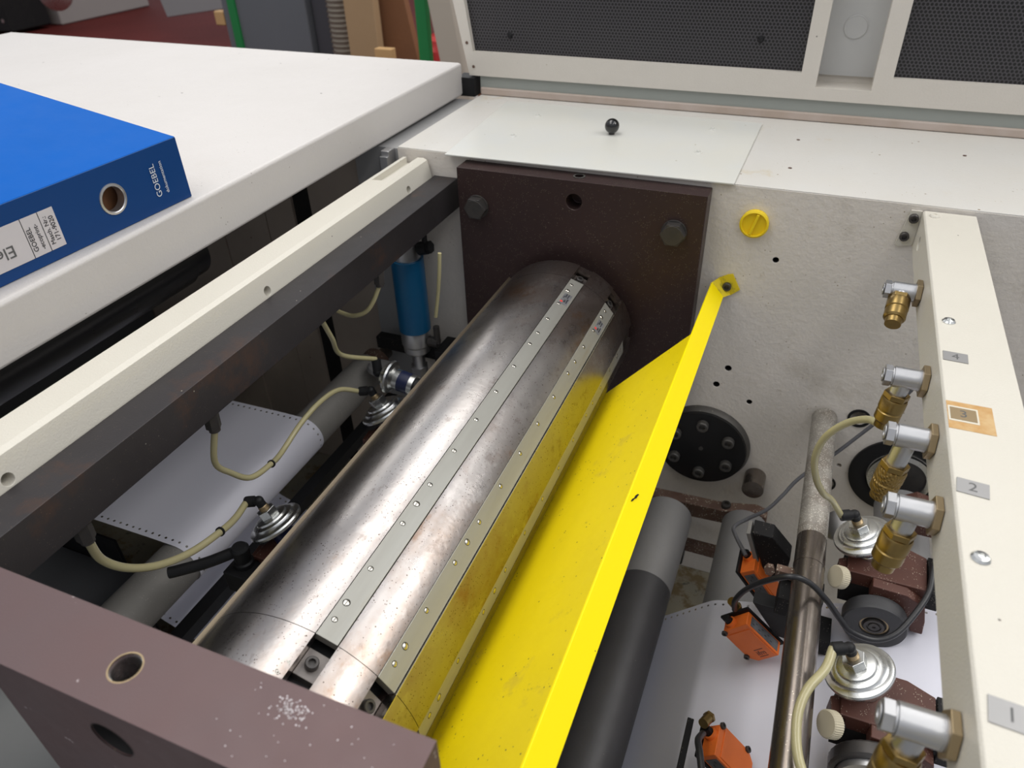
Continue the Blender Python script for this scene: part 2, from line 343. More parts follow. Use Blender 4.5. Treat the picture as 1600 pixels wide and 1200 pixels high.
# perforated sheet: staggered round holes
def perf_material():
    m = bpy.data.materials.new('perforated_black_sheet'); m.use_nodes = True; nt = m.node_tree; N = nt.nodes; L = nt.links
    p = N['Principled BSDF']; p.inputs['Roughness'].default_value = .42
    tc = N.new('ShaderNodeTexCoord'); sp = N.new('ShaderNodeSeparateXYZ'); L.new(tc.outputs['Object'], sp.inputs[0])
    def M2(op, a, b=None):
        n = N.new('ShaderNodeMath'); n.operation = op
        for i, x in enumerate((a, b)):
            if x is None: continue
            if isinstance(x, (int, float)): n.inputs[i].default_value = x
            else: L.new(x, n.inputs[i])
        return n.outputs[0]
    P = .0062
    def lat(ox, oz):
        u = M2('SUBTRACT', M2('MODULO', M2('ADD', sp.outputs[0], 5+ox), P), P/2); v = M2('SUBTRACT', M2('MODULO', M2('ADD', sp.outputs[2], 5+oz), P*1.732), P*.866)
        return M2('SQRT', M2('ADD', M2('MULTIPLY', u, u), M2('MULTIPLY', v, v)))
    d = M2('MINIMUM', lat(0, 0), lat(P/2, P*.866)); h = M2('LESS_THAN', d, .0022)
    mx = N.new('ShaderNodeMix'); mx.data_type = 'RGBA'; L.new(h, mx.inputs[0]); mx.inputs[6].default_value = (.058, .054, .060, 1); mx.inputs[7].default_value = (.004, .004, .004, 1); L.new(mx.outputs[2], p.inputs['Base Color'])
    b = N.new('ShaderNodeBump'); b.inputs['Distance'].default_value = .001; b.invert = True; L.new(h, b.inputs['Height'])
    nz = N.new('ShaderNodeTexNoise'); nz.inputs['Scale'].default_value = 9; b2 = N.new('ShaderNodeBump'); b2.inputs['Distance'].default_value = .006; b2.inputs['Strength'].default_value = .6
    L.new(tc.outputs['Object'], nz.inputs[0]); L.new(nz.outputs[0], b2.inputs['Height']); L.new(b2.outputs[0], b.inputs['Normal']); L.new(b.outputs[0], p.inputs['Normal'])
    return m
M['perf'] = perf_material()

# ------------------------------------------------------------------ the setting
def struct(name, b, m, label): 
    o = obj(name, b, m); o['kind'] = 'structure'; o['label'] = label; return o
struct('floor', B().box(-16, 8, 1.2, 14, -1.02, -1.0), M['floor_red'], 'dark red painted workshop floor beyond the machine')
struct('floor_near', B().box(-16, 8, -4, 1.2, -1.02, -1.0), M['floor_grey'], 'grey painted floor in front of the machine')

# ------------------------------------------------------------------ machine frame: far side wall with its ledge
def hole(x, z, r, d=.03): return B().cyl((x, -.01, z), (x, d, z), r, 20)
fr = thing('machine_side_frame', 'cream painted side frame wall with ledge behind the steel cylinder', 'machine frame', (0, .17, -.85))
wall = B().box(-.665, .75, 0, .60, -.824, 0)
obj('frame_wall', wall, M['cream_wall'], fr, bevel=.002, cuts=[hole(-.026, -.108, .0046, .05), hole(-.067, -.316, .0056, .05), hole(-.082, -.353, .0056, .05), hole(-.023, -.376, .0048, .05), hole(.150, -.364, .014, .05), hole(.130, -.515, .013, .05), hole(.142, -.47, .004)])
obj('ledge_skin', B().box(-.664, .75, .0008, .60, 0, .0015), M['ledge'], fr, label='whiter painted top of the ledge')
obj('lower_panel', B().box(-.76, -.667, .01, .33, -.824, -.005), M['panel_grey'], fr, label='grey lower side strip')
for x, z, r in ((-.026, -.108, .0045), (-.067, -.316, .0055), (-.082, -.353, .0055), (-.023, -.376, .0047)): obj('bolt_hole', B().lathe([(r, .0012), (r, .04), (0, .04)], (x, 0, z), (0, 1, 0), 20), M['hole'], fr)  # black liners paint in the shade that the shallow holes lack
for x, z, r in ((.150, -.364, .0175), (.130, -.515, .0165)): obj('bore_ring', B().ring((x, .001, z), (0, -1, 0), r, r*.78, .003, 28), M['black'], fr)
for x, y in ((-.034, .236), (-.034, .093), (.213, .231)):
    obj('rusty_rivet', B().cyl((x, y, .0012), (x, y, .0022), .0028, 12), M['rust'], fr)

# stained tray under the rollers
tray = obj('drip_tray', B().box(-1.43, .70, -1.25, .30, -.85, -.825), M['pit']); tag(tray, 'oil stained cream tray below the rollers', 'tray')
# beige cabinet wall seen under the cream rail
cw = thing('cabinet_back_panel', 'beige cabinet panels with black slot seen beneath the black beam', 'cabinet panel', (-1.3, .06, -.84))
xs = [-2.2, -1.02, -.945]
obj('panel', B().box(-2.2, -1.14, .035, .055, -.82, -.008), M['panel_beige'], cw)
obj('panel', B().box(-1.136, -1.016, .035, .055, -.82, -.008), M['panel_beige'], cw)
obj('panel', B().box(-1.014, -.944, .035, .055, -.82, -.008), M['panel_beige'], cw)
obj('panel', B().box(-.898, -.762, .035, .055, -.82, -.008), M['panel_beige'], cw)
obj('slot', B().box(-.944, -.898, .042, .06, -.82, -.008), M['hole'], cw, label='black vertical slot')
sl = obj('side_wall', B().box(-1.45, -1.43, -1.2, .03, -.82, -.09), M['slate'], cw, label='slate grey side wall')
cb = obj('chrome_clip', B().box(-.692, -.676, -.012, .012, -.10, -.004).box(-.692, -.676, -.018, -.012, -.10, -.012), M['alu'], bevel=.0015); tag(cb, 'small chrome clip at the end of the ledge beside the cream rail', 'clip')

# removable white plate with ball knob on the ledge
pl = thing('cover_plate', 'glossy white cover plate with black ball knob on the ledge', 'cover plate', (-.33, .16, .0015))
obj('plate', B().prism([(-.566, -.017), (-.103, -.006), (-.100, .304), (-.590, .312)], 'xy', .0020, .0045), M['plate_white'], pl, bevel=.0006)
kb = obj('ball_knob', B().sphere((-.335, .165, .0185), .0125), M['ball'], pl); obj('stem', B().cyl((-.335, .165, .004), (-.335, .165, .010), .005, 20), M['dark_bolt'], kb)
for x, y in ((-.496, .231), (-.495, .106), (-.177, .243), (-.177, .115)):
    obj('screw', B().lathe([(0, .0042), (.0062, .0042), (.0066, .0048), (.0062, .0052), (.0036, .0052), (.0030, .0080), (0, .0085)], (x, y, 0), (0, 0, 1), 20), M['plate_white'], pl)

# tilted-open hood standing behind the ledge
hd = thing('machine_hood', 'cream hood frame with black perforated panels standing behind the ledge', 'machine hood', (-.19, .37, .0))
Y0 = .345
outer = [(-.686, .039), (.75, .039), (.75, .60), (-.80, .60)]
b = B().prism(outer, 'xz', Y0, Y0+.05)
cut1 = B().prism([(-.676, .084), (-.053, .082), (-.053, .56), (-.745, .56)], 'xz', Y0-.02, Y0+.08)
cut2 = B().prism([(.092, .082), (.70, .082), (.70, .56), (.092, .56)], 'xz', Y0-.02, Y0+.08)
cut3 = B().prism([(-.026, .060), (.063, .060), (.061, .56), (-.026, .56)], 'xz', Y0-.02, Y0+.0495)
obj('hood_frame', b, M['cream'], hd, bevel=.0015, cuts=[cut1, cut2, cut3])
obj('perforated_panel', B().prism([(-.674, .07), (-.05, .07), (-.05, .57), (-.762, .57)], 'xz', Y0+.012, Y0+.015), M['perf'], hd)
obj('perforated_panel', B().box(.085, .71, Y0+.012, Y0+.015, .07, .57), M['perf'], hd)
obj('recess_back', B().box(-.026, .063, Y0+.044, Y0+.048, .072, .56), M['door_grey'], hd, label='grey painted back of the recess between the panels')
obj('recess_plug', B().lathe([(0, 0), (.0185, 0), (.0190, .0015), (.0175, .0022), (.0170, .0016), (0, .0016)], (.0175, Y0+.0445, .150), (0, -1, 0), 40), M['door_grey'], hd)
obj('underside_shade', B().box(-.665, .75, Y0+.006, Y0+.05, .015, .040), M['lip_grey'], hd, label='grey green strip painted as shade under the frame')  # strip colour stands in for the shadowed underside of the hood frame
obj('hood_sill', B().box(-.665, .75, Y0+.002, Y0+.05, .0018, .0165), M['lip_pink'], hd, bevel=.003, label='brownish sill strip')
obj('hinge_block', B().box(-.712, -.672, .335, .375, .0, .036), M['black'], hd)
for x, z in ((-.60, .115), (-.13, .13)): obj('panel_pin', B().lathe([(0, .0), (.006, 0), (.004, .004), (0, .005)], (x, Y0+.012, z), (0, -1, 0), 16), M['black'], hd)
for x, z in ((-.688, .100), (-.676, .056)): obj('frame_rivet', B().cyl((x, Y0+.001, z), (x, Y0-.001, z), .003, 14), M['rust'], hd)

# ------------------------------------------------------------------ white cabinet lid on the left with a binder on it
lid = thing('storage_cabinet', 'large white topped cabinet carrying the blue binder', 'cabinet', (-1.3, -.4, 0))
obj('lid_top', B().prism([(-1.99, .350), (-.70, .343), (-.70, -1.35), (-2.12, -1.35)], 'xy', 0.0, .063), M['white'], lid, bevel=.006)
obj('cabinet_body', B().box(-2.0, -1.46, -1.3, .02, -.98, -.002), M['panel_beige'], lid, label='dim beige cabinet body beneath the lid')

bx = .003
bt = thing('ring_binder', 'blue ring binder lying on the white lid', 'binder', (-.86, -.585, .0635))
ang = R(2.6)
def br(x, y):   # binder local -> world; spine plane x=0, far end y=0
    c, s = math.cos(ang), math.sin(ang)
    return (-.714+x*c+y*s, -.418-x*s+y*c)
def bbox(x0, x1, y0, y1, z0, z1):
    b = B().box(x0, x1, y0, y1, z0, z1)
    for v in b.bm.verts: v.co.x, v.co.y = br(v.co.x, v.co.y)
    return b
zb = .0632
def slope(b, x_ref=0):
    for v in b.bm.verts: v.co.z += v.co.x*-.135
    for v in b.bm.verts: v.co.x, v.co.y = br(v.co.x, v.co.y)
    return b
obj('top_cover', slope(B().box(-.290, -.0005, -.318, 0, zb+.0715, zb+.0745)), M['blue'], bt, bevel=.0012)
obj('bottom_cover', bbox(-.285, -.0005, -.318, 0, zb, zb+.003), M['blue'], bt, bevel=.0012)
obj('spine', bbox(-.0032, 0, -.318, 0, zb+.0003, zb+.0740), M['blue_spine'], bt, bevel=.0012, cuts=[(lambda q: B().cyl((q[0]-.03, q[1], zb+.036), (q[0]+.03, q[1], zb+.036), .0145, 40))(br(0, -.107))], label='darker blue spine')
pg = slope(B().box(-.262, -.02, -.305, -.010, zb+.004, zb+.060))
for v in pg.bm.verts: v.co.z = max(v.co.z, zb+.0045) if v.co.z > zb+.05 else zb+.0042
obj('pages', pg, M['card_dark'], bt)  # page block coloured dark as the shade behind the finger hole
q = br(0, -.107)
obj('finger_ring', B().lathe([(.0140, -.010), (.0140, .0008), (.0150, .0016), (.0172, .0012), (.0175, 0.0), (.0150, 0), (.0148, -.010)], (q[0], q[1], zb+.036), (math.cos(ang), -math.sin(ang), 0), 48, closed=True), M['alu'], bt, label='metal finger ring')
def sp_M(y, z): 
    p = br(.0002, y); return basis((p[0], p[1], z), (math.sin(ang), math.cos(ang), 0), (0, 0, 1))
def spine_quad(y0, y1, z0, z1, off):
    b = bbox(off*.5, off, y0, y1, z0, z1); return b
lb = obj('spine_label', spine_quad(-.33+.014, -.178, zb+.0125, zb+.0545, .0006), M['label'], bt)
obj('label_rules', spine_quad(-.2155, -.2148, zb+.0125, zb+.0545, .0008), M['ink'], lb)
obj('label_rules', spine_quad(-.1960, -.1953, zb+.0125, zb+.0545, .0008), M['ink'], lb)
def vtext(t, size, y, z, mt, par, nm):
    p = br(.0009, y); u = Vector((0, 0, 1)); v = Vector((-math.sin(ang), -math.cos(ang), 0))
    # read upwards on the lying spine: text runs along +Z, its top towards the near side
    MM = basis((p[0], p[1], z), u, v); return obj(nm, B().text(t, size, MM, .0001), mt, par)
vtext('GOEBEL', .0072, -.2105, zb+.031, M['ink'], lb, 'lettering'); vtext('-ecoprint-', .0068, -.2025, zb+.031, M['ink'], lb, 'lettering')
vtext('Masch. Nr.:', .0066, -.1905, zb+.033, M['ink'], lb, 'lettering'); vtext('171-9020', .0072, -.1835, zb+.033, M['ink'], lb, 'lettering')
p = br(.0009, -.241)
obj('lettering', B().text('Ele', .0175, basis((p[0], p[1], zb+.029), (-math.sin(ang), -math.cos(ang), 0), (0, 0, -1)), .0001), M['ink_grey'], lb)
p = br(.0009, -.043)
vt = vtext('GOEBEL', .0108, -.046, zb+.036, M['white_ink'], bt, 'spine_print'); vtext('dokumentation', .0062, -.0335, zb+.0365, M['white_ink'], bt, 'spine_print')

# black rollers in the gap between lid and cream rail
rl = obj('drive_roller', B().lathe([(0, 0), (.036, 0), (.036, .012), (.040, .014), (.040, .36), (.036, .362), (.036, .39), (0, .39)], (-.80, -.76, -.045), (0, 1, 0), 48), M['black_roller']); tag(rl, 'glossy black roller in the gap under the white lid', 'roller')
bk = obj('roller_bracket', B().box(-.86, -.70, -1.0, -.765, -.20, -.02), M['black']); tag(bk, 'black bracket at the near end of the glossy black roller', 'bracket')

# ------------------------------------------------------------------ cream rail and black beam
ra = thing('cream_rail', 'long cream painted rail running beside the white lid', 'rail', (-.63, -.5, -.012))
b = B().prism([(-.652, -.012), (-.612, -.010), (-.606, -.013), (-.604, -.020), (-.598, -.045), (-.598, -.06), (-.602, -.06), (-.652, -.06)], 'xz', -1.30, -.006)
obj('rail_body', b, M['cream_lite'], ra, bevel=.001, cuts=[B().box(-.645, -.624, -.120, .02, -.022, .01), B().cyl((-.62, -.085, -.036), (-.58, -.085, -.036), .006, 20), B().cyl((-.62, -.45, -.034), (-.58, -.45, -.034), .006, 20), B().cyl((-.62, -.815, -.034), (-.58, -.815, -.034), .006, 20)])
obj('rail_seam', B().box(-.6270, -.6262, -1.30, -.13, -.0118, -.0108), M['lip_grey'], ra)
be = thing('black_beam', 'long blackened steel beam along the cream rail', 'beam', (-.575, -.5, -.065))
obj('beam_body', B().box(-.597, -.553, -1.30, -.001, -.0905, -.040), M['black_beam'], be, bevel=.0008)
for y in (-.62, -.797, -.256):
    f = obj('hose_fitting', B().hexa((-.564, y, -.0895), (-.566, y, -.113), .0088).cyl((-.566, y, -.113), (-.566, y, -.118), .0064), M['dark_bolt'], be)

# ------------------------------------------------------------------ bearing plates
AX, AZ, RC = -.340, -.246, .1165
def socket_bolt(b, p, d, r, h):
    b.lathe([(0, 0), (r, 0), (r, h*.85), (r*.88, h), (r*.55, h), (r*.50, h*.45), (0, h*.45)], p, d, 28); return b
fp = thing('far_bearing_plate', 'brown steel bearing plate bolted to the far cream wall', 'bearing plate', (-.334, -.02, -.25))
obj('plate', B().box(-.535, -.133, -.040, -.0005, -.398, -.0065), M['brown'], fp, bevel=.0015, cuts=[B().cyl((-.335, -.06, -.040), (-.335, -.012, -.040), .0125, 28), B().cyl((-.334, -.018, .01), (-.334, -.018, -.026), .009, 24)])
for x, z in ((-.500, -.068), (-.176, -.067)):
    bo = obj('hex_bolt', B().cyl((x, -.0401, z), (x, -.0425, z), .0195, 32).hexa((x, -.0425, z), (x, -.0550, z), .0188).cyl((x, -.0550, z), (x, -.0558, z), .0155), M['dark_bolt'], fp, bevel=.0006)
obj('thread_insert', B().ring((-.334, -.018, -.0065), (0, 0, 1), .0095, .0070, .0008, 30), M['flange_rim'], fp)
nb = thing('near_bearing_block', 'brown coated steel block across the near end of the cylinder', 'bearing block', (-.334, -.93, -.25))
obj('block', B().prism([(-.54, -.006), (-.133, -.006), (-.133, -.55), (-.438, -.55), (-.438, -.0425), (-.54, -.0425)], 'xz', -.957, -.901), M['brown_near'], nb, bevel=.0018, cuts=[B().cyl((-.336, -.930, .01), (-.336, -.930, -.06), .0104, 40), B().cyl((-.337, -.98, -.046), (-.337, -.915, -.046), .0165, 36)])
b = B()
for k in range(14): b.ring((-.336, -.930, -.0085-k*.0020), (0, 0, -1), .0106, .0096, .0008, 40)
obj('thread', b, M['zinc'], nb, label='threaded steel bore'); 
obj('bore_rim', B().ring((-.336, -.930, -.0063), (0, 0, 1), .0111, .0101, .0004, 48), M['nut'], nb)
obj('front_bore', B().cyl((-.337, -.918, -.046), (-.337, -.916, -.046), .0163, 36).ring((-.337, -.916, -.046), (0, -1, 0), .0164, .0158, .0398, 36), M['hole'], nb)  # near-black lining painted as the shade inside the bore
obj('front_bore_rim', B().ring((-.337, -.9565, -.046), (0, -1, 0), .0170, .0162, .0006, 40), M['brown'], nb)
b = B()
random.seed(3)
for k in range(110):
    x = random.gauss(-.2215, .0050); y = random.gauss(-.9150, .0038)
    if y > -.905: continue
    b.cyl((x, y, -.0060), (x, y, -.0059), random.uniform(.0002, .0006), 7)
for k in range(40):
    x = random.uniform(-.26, -.15); y = random.uniform(-.952, -.905); b.cyl((x, y, -.0060), (x, y, -.0059), random.uniform(.0002, .0005), 7)
obj('paint_flecks', b, M['label'], nb, label='pale scuff flecks')['kind'] = 'stuff'

gs = obj('side_cover', B().box(-1.25, -.4395, -1.2, -.865, -.315, -.30), M['floor_grey'], bevel=.002); tag(gs, 'light grey cover plate low down left of the near steel block', 'cover plate')
sp_ = obj('slate_plate', B().box(-1.40, -.83, -.86, -.607, -.512, -.50), M['slate'], bevel=.001); tag(sp_, 'slate grey plate below the near left end of the paper', 'plate')
bp_ = obj('dark_sheet', B().box(-1.40, -.875, -.606, -.602, -.82, -.435), M['black']); tag(bp_, 'black sheet added as the dark under the near edge of the left paper', 'shade sheet')  # black sheet added to darken the view below the paper

# ------------------------------------------------------------------ the segmented plate cylinder
cy = thing('plate_cylinder', 'large steel plate cylinder with screwed clamping strips in the middle', 'cylinder', (AX, -.45, AZ))
YN, YF = -.797, -.113
obj('core', B().cyl((AX, -.90, AZ), (AX, -.041, AZ), .096, 64), M['grease'], cy, label='dark inner core')
obj('end_collar', B().ring((AX, -.074, AZ), (0, 1, 0), .1125, .09, .012, 90), M['steel'], cy)
obj('end_collar', B().ring((AX, -.862, AZ), (0, 1, 0), .1085, .09, .014, 90), M['brass_edge'], cy)
segs = [(-52.5, 13.1, RC), (24.6, 45.3, RC), (56.9, 79.6, RC+.0012), (91.5, 111.5, RC), (124, 145, RC)]
for k, (a0, a1, r) in enumerate(segs):
    sh = obj('shell', B().arc(AX, AZ, r-.012, r, a0, a1, YN+.0003, YF-.0003, 40), M['steel'], cy)
    obj('shell_end', B().arc(AX, AZ, r-.012, r, a0, a1, -.860, YN-.0003, 40), M['steel'], sh)
    obj('shell_end', B().arc(AX, AZ, r-.012, r, a0, a1, YF+.0003, -.066, 40), M['steel'], sh)
    if k: obj('slot_wall', B().arc(AX, AZ, .095, r-.003, a0+.02, a0+1.2, -.85, -.075, 3).arc(AX, AZ, .095, r-.003, a1-1.2, a1-.02, -.85, -.075, 3), M['brown'], cy)
th = R(-53); 
def cpt(t, r, y): return Vector((AX+r*math.sin(R(t)), y, AZ+r*math.cos(R(t))))
def polar(t): return Vector((math.sin(R(t)), 0, math.cos(R(t)))), Vector((math.cos(R(t)), 0, -math.sin(R(t))))
n, tt = polar(-53.0)
obj('gripper_lip', B().obox(cpt(-53.3, RC+.0006, -.462), tt, (0, 1, 0), n, .0014, .79, .0070), M['brass_edge'], cy, label='worn brassy lip along the left edge')
n, tt = polar(57.0)
obj('shell_edge', B().obox(cpt(56.95, RC+.0003, -.462), tt, (0, 1, 0), n, .0007, .788, .0042), M['screw'], cy, label='bright bare edge')
ys = [-.778, -.759, -.718, -.657, -.628, -.598, -.540, -.481, -.422, -.363, -.306, -.276, -.236, -.189, -.148, -.129]
scr_mesh = None
for t0, t1, ts in ((13.4, 24.1, 16.6), (45.6, 56.4, 49.2), (80.0, 91.0, 84.3), (112.2, 122.5, 116)):
    tm = (t0+t1)/2; n, tt = polar(tm); half = RC*math.sin(R((t1-t0)/2)); top = .1166*math.cos(R((t1-t0)/2))
    st = obj('clamping_strip', B().obox(cpt(tm, top-.0045, (YN+YF)/2), tt, (0, 1, 0), n, half*2, YF-YN, .009), M['strip'], cy, bevel=.0005)
    if t0 > 100: continue
    off = RC*math.sin(R(ts-tm))
    for i, y in enumerate(ys):
        c = cpt(tm, top, y)+tt*off; big = i in (1, 4, 14)
        r = .0030 if big else .0024
        so = obj('screw', B().lathe([(0, .0009 if big else .0006), (r*.5, .0008 if big else .0005), (r*.9, .0003), (r, .0001), (r*1.22, .00008), (r*1.25, -.0003)], c, n, 18), [M['screw'], M['hole']], st)
        for p_ in so.data.polygons:
            if (p_.center-(c-ORG[cy.name])).length > r*.97: p_.material_index = 1
    if t0 < 80:
        sk = obj('sticker', B().obox(cpt(tm, top+.0001, -.172)+tt*.001, tt, (0, 1, 0), n, .0125, .030, .0003), M['sticker'], st, label='small silver sticker with red dot')
        g = B()
        for j, (dx, dy, w_, h_) in enumerate(((-.002, .010, .0022, .010), (.0016, .009, .0018, .011), (.0035, -.004, .002, .012), (.000, -.006, .0025, .006), (-.0042, .004, .0012, .006))):
            g.obox(cpt(tm, top+.0003, -.172+dy)+tt*(.001+dx), tt, (0, 1, 0), n, w_, h_, .0002)
        obj('sticker_print', g, M['ink'], st); obj('sticker_dot', B().cyl(cpt(tm, top+.0002, -.181)-tt*.003, cpt(tm, top+.0005, -.181)-tt*.003, .0022, 16), M['red_ink'], st)
    for y, d in ((-.817, -1), (-.092, 1)):
        cbk = obj('clamp_block', B().obox(cpt(tm, .0985, y), tt, (0, 1, 0), n, half*2-.001, .026, .012), M['clamp'], cy, bevel=.0008)
        socket_bolt_b = B(); socket_bolt(socket_bolt_b, cpt(tm, .1046, y), n, .0060, .006); obj('clamp_bolt', socket_bolt_b, M['dark_bolt'], cbk)
n, tt = polar(10.3)
obj('hand_marking', B().text('8', .0075, basis(cpt(9.6, RC+.0003, -.8395), (-.5*tt+Vector((0, -.8, 0))), (tt*.9+Vector((0, -.5, 0)))), .0001).text('4.', .0075, basis(cpt(11.0, RC+.0002, -.829), (-.5*tt+Vector((0, -.8, 0))), (tt*.9+Vector((0, -.5, 0)))), .0001), M['strip'], cy)

# ------------------------------------------------------------------ yellow guard
yg = thing('yellow_guard', 'bright yellow folded guard sheet beside the steel cylinder', 'guard', (-.15, -.5, -.25))
obj('guard_panel', B().sheet([(-.300, -.364), (-.113, -.151)], -.893, -.182, .0025), M['yellow'], yg, label='scuffed yellow slope, coloured duller for its shade')
obj('guard_flange', B().sheet([(-.1138, -.1515), (-.1115, -.1500), (-.0915, -.1722), (-.0935, -.1765)], -1.02, -.020, .002), M['yellow_flange'], yg, bevel=.0006)
n = Vector((.74, 0, .67))
obj('mounting_tab', B().add([(-.1135, -.022, -.151), (-.0915, -.022, -.1725), (-.082, -.002, -.176), (-.104, -.002, -.150), (-.1145, -.021, -.152), (-.0925, -.021, -.1735), (-.083, -.0005, -.177), (-.105, -.0005, -.151)], [(0, 1, 2, 3), (4, 7, 6, 5), (0, 4, 5, 1), (1, 5, 6, 2), (2, 6, 7, 3), (3, 7, 4, 0)]).prism([(-.105, -.150), (-.083, -.177), (-.070, -.165), (-.084, -.140), (-.091, -.142)], 'xz', -.0035, -.0008), M['yellow_tab'], yg)
sb_ = B(); _u = Vector((.67, 0, -.74)); _v = Vector((.15, 1, -.16)).normalized(); _n = Vector((.74, 0, .67)); _c = Vector((-.1060, -.520, -.1555))
_pp = [(-.001, -.009), (.0004, -.0075), (.0008, -.002), (.0020, .001), (.0016, .0055), (.0021, .0085), (.0002, .0078), (-.0008, .003), (-.0002, -.001), (-.0014, -.005)]
_vs = [_c+_u*a+_v*b_+_n*h for h in (-.0002, .0004) for a, b_ in _pp]; _k = len(_pp)
sb_.add(_vs, [tuple(range(_k)), tuple(range(2*_k-1, _k-1, -1))]+[(q, (q+1) % _k, _k+(q+1) % _k, _k+q) for q in range(_k)])
obj('paint_scrape', sb_, M['black_dust'], yg, label='small dark scrape')
bb = B(); socket_bolt(bb, (-.0900, -.0036, -.1615), (0, -1, 0), .0068, .006); obj('tab_bolt', bb, M['dark_bolt'], yg)

pg = thing('slotted_plug', 'round yellow plastic plug in the cream wall', 'plug', (-.065, -.001, -.053))
pc = (-.0655, -.0005, -.0525)
obj('plug_body', B().lathe([(0, 0), (.0205, 0), (.0210, .009), (.0185, .0105), (.0175, .0100), (.0168, .006), (0, .0058)], pc, (0, -1, 0), 44), M['yellow_plug'], pg)
obj('grip_rib', B().obox((pc[0], -.0088, pc[2]), (.25, 0, .97), (0, 1, 0), (.97, 0, -.25), .033, .006, .0042), M['yellow_plug'], pg, bevel=.001)

# ------------------------------------------------------------------ rollers and shafts
def roller(name, x, z, r, y0, y1, m, label, cat='roller', lip=.002):
    o = obj(name, B().lathe([(0, 0), (r-lip, 0), (r, lip), (r, y1-y0-lip), (r-lip, y1-y0), (0, y1-y0)], (x, y0, z), (0, 1, 0), 72), m); tag(o, label, cat); return o
dr = roller('guide_roller', -.122, -.585, .0446, -1.10, -.105, M['roller_dark'], 'dark grey roller right of the yellow guard')
obj('roller_sleeve', B().lathe([(.0446, 0), (.0450, .0005), (.0450, .178), (.0435, .1795), (0, .1795)], (-.122, -.284, -.585), (0, 1, 0), 72), M['roller_grey'], dr, label='lighter grey far end section')
roller('guide_roller', .013, -.602, .0398, -.92, -.065, M['roller_grey'], 'light grey roller under the paper, beside the dark roller')
roller('guide_roller', -.753, -.4385, .0352, -1.0, -.06, M['roller_dusty'], 'dusty grey roller under the paper on the left')
roller('pressure_roller', .247, -.505, .040, -.90, -.03, M['roller_grey'], 'grey roller behind the brown nip units')
sf = roller('round_shaft', .099, -.374, .0193, -1.02, -.0005, M['shaft'], 'oily steel shaft carrying the orange sensors', 'shaft', .003)
obj('dusty_section', B().lathe([(.0192, 0), (.0195, .0015), (.0195, .289), (.0165, .2925), (0, .2925)], (.099, -.293, -.374), (0, 1, 0), 64), M['shaft_dusty'], sf, label='dust covered far end')
obj('collar_mark', B().ring((.099, -.345, -.374), (0, 1, 0), .0198, .0190, .003, 48), M['shaft'], sf)
sb = obj('support_bar', B().box(-.725, -.703, -.94, -.05, -.520, -.498), M['black']); tag(sb, 'black square bar beside the dusty left roller', 'bar')
# bearing flange with six bolts
bf = thing('bearing_flange', 'round black bearing flange with socket bolts on the cream wall', 'flange', (-.083, 0, -.485))
fc = Vector((-.089, -.0006, -.487))
obj('flange_rim', B().lathe([(0, 0), (.0845, 0), (.0845, .003), (.0800, .012), (0, .012)], fc, (0, -1, 0), 72), M['flange_rim'], bf)
obj('flange_face', B().cyl(fc+Vector((0, -.012, 0)), fc+Vector((0, -.016, 0)), .0785, 72), M['grease'], bf)
for k in range(6):
    a = R(33+60*k); p = fc+Vector((.054*math.cos(a), -.016, .054*math.sin(a))); b = B(); socket_bolt(b, p, (0, -1, 0), .0105, .010); obj('flange_bolt', b, M['flange_rim'], bf)
obj('centre_cap', B().cyl(fc+Vector((0, -.016, 0)), fc+Vector((0, -.0175, 0)), .004, 20), M['flange_rim'], bf)
# black bearing ring at right
br_ = thing('bearing_ring', 'large black bearing ring in the wall behind the brass couplings', 'bearing', (.235, 0, -.47))
rc = Vector((.236, -.0006, -.466))
obj('outer_ring', B().lathe([(.078, 0), (.078, .004), (.060, .006), (.052, .003), (.050, 0)], rc, (0, -1, 0), 72, closed=True), M['black'], br_)
obj('inner_ring', B().ring(rc, (0, -1, 0), .049, .040, .007, 60), M['zinc'], br_)
obj('bearing_bore', B().cyl(rc, rc+Vector((0, -.003, 0)), .041, 48), M['dark_bolt'], br_)
# rusty swing arm and its pivot post
ar = thing('swing_arm', 'rusty brown swing arm holding the two roller ends by the wall', 'arm', (-.05, -.05, -.56))
arm = B().prism([(-.21, -.600), (-.17, -.586), (-.03, -.580), (.025, -.566), (.046, -.572), (.048, -.592), (.030, -.612), (-.03, -.612), (-.19, -.622)], 'xz', -.064, -.040)
obj('arm_bar', arm, M['rust'], ar, bevel=.002)
b = B(); socket_bolt(b, (-.026, -.052, -.5802), (0, 0, 1), .0085, .009); obj('arm_bolt', b, M['dark_bolt'], ar)
obj('arm_bar', B().box(-.10, -.022, -.062, -.045, -.712, -.690), M['rust'], ar, bevel=.002)
obj('arm_link', B().box(-.110, -.085, -.075, -.045, -.74, -.60), M['black'], ar, bevel=.003)
pp = obj('pivot_post', B().lathe([(0, 0), (.0190, 0), (.0190, .039), (0, .039)], (.013, -.0005, -.536), (0, -1, 0), 40), M['shaft']); tag(pp, 'short round steel post in the wall above the light grey roller', 'post')
pp.data.transform(Matrix.Translation((0, 0, 0)))

